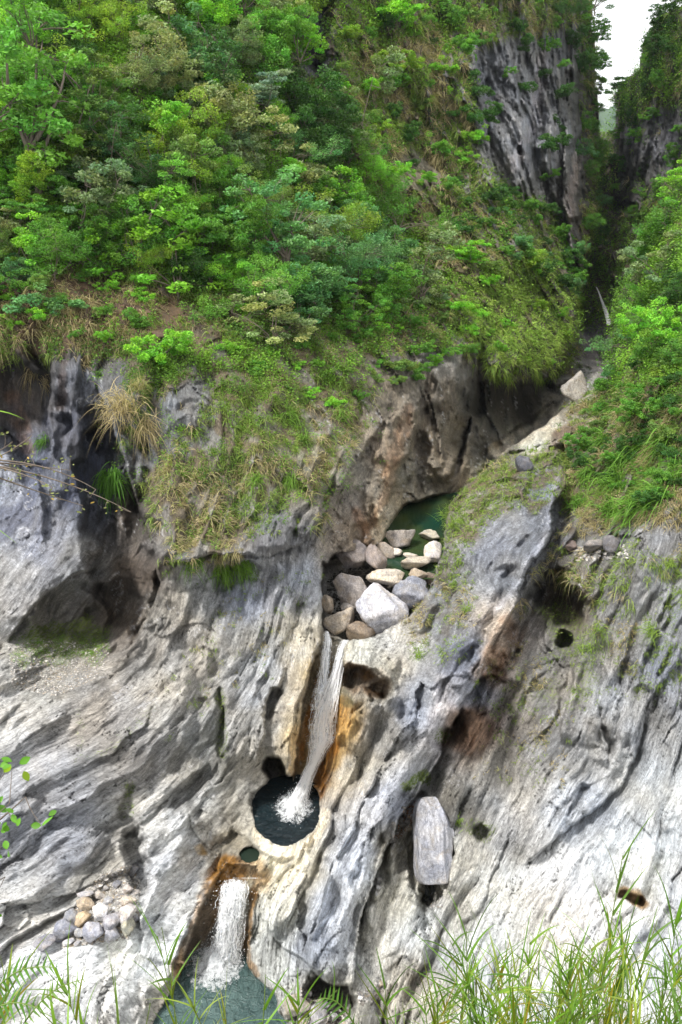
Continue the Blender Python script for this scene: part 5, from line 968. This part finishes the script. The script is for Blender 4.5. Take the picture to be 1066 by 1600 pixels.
for i, (u, vt, d, l, lb) in enumerate([(1005,1345,2.6,.03,'tallest foreground reed, reaching highest near the right edge'),(1050,1420,2.7,.05,'tall reed beside the tallest one, at the right edge'),(765,1440,3.0,-.12,'reed tip rising left of the thick stand'),(690,1505,3.0,-.3,'reed leaning left at the left end of the thick stand'),(590,1555,2.8,-.4,'dark green reed leaf leaning left at the bottom centre'),(640,1530,3.1,-.1,'thin reed standing alone before the white rock'),
   (425,1525,2.6,.25,'reed with fan of leaves in front of the lower pool'),(365,1550,2.9,.05,'reed left of the fan leaved one, in front of the pool'),(520,1535,2.7,.5,'reed bending right across the pool edge'),(300,1560,2.8,-.15,'reed at the left side of the lower pool'),(262,1450,2.9,.1,'thin reed rising before the grey rock left of the lower fall'),(215,1500,2.8,-.1,'thin reed left of the one before the grey rock'),(160,1510,2.6,.05,'reed with two upright blades at lower left'),(110,1540,2.9,-.25,'reed leaning left at lower left'),(60,1560,2.6,-.2,'reed near the lower left corner'),(20,1545,2.7,.2,'reed at the lower left corner'),(245,1575,2.6,.2,'short reed below the pool rim at left'),(470,1570,3.1,-.1,'short reed before the stones by the pool')]):
    reed(u, vt, d, lb, None, RP if u > 600 or i % 2 else RB, (l, 0))
# tall cane at the left edge with drooping blades
def cane(u, v, Dd, n, L, lab, seed, hue):
    r = np.random.default_rng(seed); tip = pt(u, v, Dd); zb = bank_z(tip.y); root = np.array([tip.x - 1.9, tip.y - .1, zb]); e = empty('cane', tuple(root), lab, 'cane'); t_ = np.array(tip) - root
    c_ = curve((0, 0, 0), t_, .03, r, 12); sv, sf = tubes([(c_, np.linspace(.011, .004, 12))], 6); a = link('stem', np_mesh('stem', sv, sf, True, None, [M_STEM]), e); a.color = (*hue, 1)
    tt = r.uniform(.82, 1., n); b = np.stack([np.interp(tt, np.linspace(0, 1, 12), c_[:, k]) for k in range(3)], -1); dv = np.stack([r.normal(.75, .35, n), r.normal(0, .5, n), r.uniform(-.1, .9, n)], -1); dv /= np.linalg.norm(dv, axis=1)[:, None]
    Vv, f, K = blades(b, dv, L * r.uniform(.6, 1.2, n), np.full(n, .011), r.uniform(.2, .6, n), np.ones((n, 3)) * r.uniform(.7, 1.3, (n, 1)), r, 8); q0 = link('leaves', np_mesh('leaves', Vv, f, True, {'leafcol': ('FLOAT_COLOR', K)}, [M_BLADE]), e); q0.color = (*hue, 1)
cane(-50, 640, 2.6, 34, .24, 'cane with drooping narrow leaves entering from the left edge', 71, (.18,.32,.04))
# shrubs with thin twigs entering from the left edge
def twig_shrub(root_uvD, tips, Dd, leafL, leafW, per, label, seed, hue, fallen=0., round_=False):
    r = np.random.default_rng(seed); c0 = np.array(pt(*root_uvD)); zb = bank_z(c0[1]); root = np.array([c0[0] - 1.6, c0[1], zb]); e = empty('shrub', tuple(root), label, 'shrub'); node = c0 - root
    segs = [(curve((0, 0, 0), node, .05, r, 9), np.linspace(.014, .008, 9))]; C_ = []; A_ = []
    for (u, v) in tips:
        tp = np.array(pt(u, v, Dd + r.uniform(-.3, .3))) - root; c_ = curve(node, tp, .16, r, 12); segs.append((c_, np.linspace(.006, .0015, 12)))
        for q0 in np.linspace(.3, 1, per):
            p = np.array([np.interp(q0, np.linspace(0, 1, 12), c_[:, k]) for k in range(3)]); s2 = p + r.normal(size=3) * leafL * 1.6; segs.append((curve(p, s2, .1, r, 4), np.linspace(.0018, .0008, 4)))
            for _ in range(3): C_.append(s2 + r.normal(size=3) * leafL * .75)
    sv, sf = tubes(segs, 5); link('branches', np_mesh('branches', sv, sf, True, None, [M_BARK]), e); C_ = np.array(C_); n = len(C_)
    # leaves as small folded ovals of six corners each side
    nrm = r.normal(size=(n, 3)) * .5 + np.array([0, -.6, .9]); nrm /= np.linalg.norm(nrm, axis=1)[:, None]; a = r.normal(size=(n, 3)); a[:, 2] -= .3; a -= (a * nrm).sum(1)[:, None] * nrm; a /= np.linalg.norm(a, axis=1)[:, None]; b = np.cross(nrm, a)
    prof = [(-.5, 0), (-.3, .34), (0, .5), (.3, .36), (.56, 0)]; Ls = (leafL * r.uniform(.7, 1.25, n))[:, None]; Ws = (leafW * r.uniform(.8, 1.2, n))[:, None]; VV = []
    for x_, y_ in prof: VV += [C_ + a * Ls * x_ + b * Ws * y_ + nrm * Ws * y_ * .25, C_ + a * Ls * x_ - nrm * Ls * .08 * x_ * x_, C_ + a * Ls * x_ - b * Ws * y_ + nrm * Ws * y_ * .25]
    Vv = np.stack(VV, 1).reshape(-1, 3); f = np.array([[3 * i, 3 * i + 1, 3 * i + 4, 3 * i + 3] for i in range(4)] + [[3 * i + 1, 3 * i + 2, 3 * i + 5, 3 * i + 4] for i in range(4)])
    K = np.where(r.uniform(size=(n, 1)) < fallen, np.array([1.8, 1.1, .6]), np.array([1., 1., 1.])) * r.uniform(.7, 1.25, (n, 1)); q0 = link('leaves', np_mesh('leaves', Vv, (f[None] + 15 * np.arange(n)[:, None, None]).reshape(-1, 4), True, {'leafcol': ('FLOAT_COLOR', np.repeat(K, 15, 0))}, [M_BLADE]), e); q0.color = (*hue, 1)
twig_shrub((-60, 1330, 3.0), [(-5,1225),(15,1255),(40,1245),(0,1285),(-10,1262),(-5,1350),(8,1370)], 3.0, .04, .024, 3, 'shrub with fresh green oval leaves entering low at the left edge', 81, (.12,.30,.03), .06)
def fern_frond(u0, v0, u1, v1, Dd, n, L, label, seed, hue=(.08,.19,.025)):
    """one arching frond: a rachis carrying two rows of narrow leaflets, rooted on the bank"""
    r = np.random.default_rng(seed); a0 = np.array(pt(u0, v0, Dd)); a1 = np.array(pt(u1, v1, Dd - .1)); root = np.array([a0[0] - .2, a0[1] - .15, bank_z(a0[1] - .15)]); e = empty('fern', tuple(root), label, 'fern')
    c_ = np.concatenate([curve(root - root, a0 - root, .03, r, 5)[:-1], curve(a0 - root, a1 - root, .0, r, 8) + np.array([0, 0, .05]) * np.sin(np.linspace(0, np.pi, 8))[:, None]]); sv, sf = tubes([(c_, np.linspace(.004, .0012, len(c_)))], 5); q0 = link('rachis', np_mesh('rachis', sv, sf, True, None, [M_STEM]), e); q0.color = (*hue, 1)
    t = np.linspace(4.2, len(c_) - 1.02, n); ii = np.arange(len(c_)); b = np.stack([np.interp(t, ii, c_[:, k]) for k in range(3)], -1); ax = (a1 - a0) / np.linalg.norm(a1 - a0); sd_ = np.cross(ax, np.array([0, -.55, .83])); sd_ /= np.linalg.norm(sd_)
    B_2 = np.concatenate([b, b]); dv = np.concatenate([sd_ * .85 + ax * .6 + r.normal(size=(n, 3)) * .05, -sd_ * .85 + ax * .6 + r.normal(size=(n, 3)) * .05]); dv /= np.linalg.norm(dv, axis=1)[:, None]; Ls = L * np.tile(np.sin(np.linspace(.5, 2.9, n)) ** .7, 2) * r.uniform(.85, 1.1, 2 * n)
    Vv, f, K = blades(B_2, dv, Ls, Ls * .17, np.full(2 * n, .15), np.ones((2 * n, 3)) * r.uniform(.75, 1.2, (2 * n, 1)), r, 5); q0 = link('leaflets', np_mesh('leaflets', Vv, f, True, {'leafcol': ('FLOAT_COLOR', K)}, [M_BLADE]), e); q0.color = (*hue, 1)
fern_frond(-20, 1560, 88, 1512, 2.3, 13, .055, 'dark green fern frond at the lower left corner', 91); fern_frond(-30, 1600, 60, 1575, 2.2, 12, .055, 'lowest fern frond at the lower left corner', 92); fern_frond(30, 1610, 130, 1530, 2.6, 14, .05, 'paler fern frond right of the dark one at lower left', 93, (.13,.24,.04)); fern_frond(560, 1612, 500, 1560, 2.4, 10, .05, 'small frond near the bottom centre', 94)
twig_shrub((-70, 720, 3.6), [(50,680),(110,735),(80,760),(150,765),(205,800),(30,735),(130,790),(20,690)], 3.6, .018, .009, 6, 'sparse twiggy shrub with tiny yellow green leaves before the left cliff', 82, (.17,.19,.06), .12)

# ------------------------------------------------------------ air
hz = NT('air'); pv = hz.n('ShaderNodeVolumePrincipled'); pv.inputs['Color'].default_value = (.82, .9, 1, 1); pv.inputs['Density'].default_value = .00009; pv.inputs['Anisotropy'].default_value = .2
hz.l(pv.outputs[0], hz.out.inputs['Volume'])
bv = np.array([(x, y, z) for x in (-760, 1560) for y in (-12, 2360) for z in (-190, 620)], float)
tag(link('haze', np_mesh('haze', bv, [(0, 1, 3, 2), (4, 6, 7, 5), (0, 4, 5, 1), (2, 3, 7, 6), (0, 2, 6, 4), (1, 5, 7, 3)], False, None, [hz.m])), kind='stuff')
#@@END
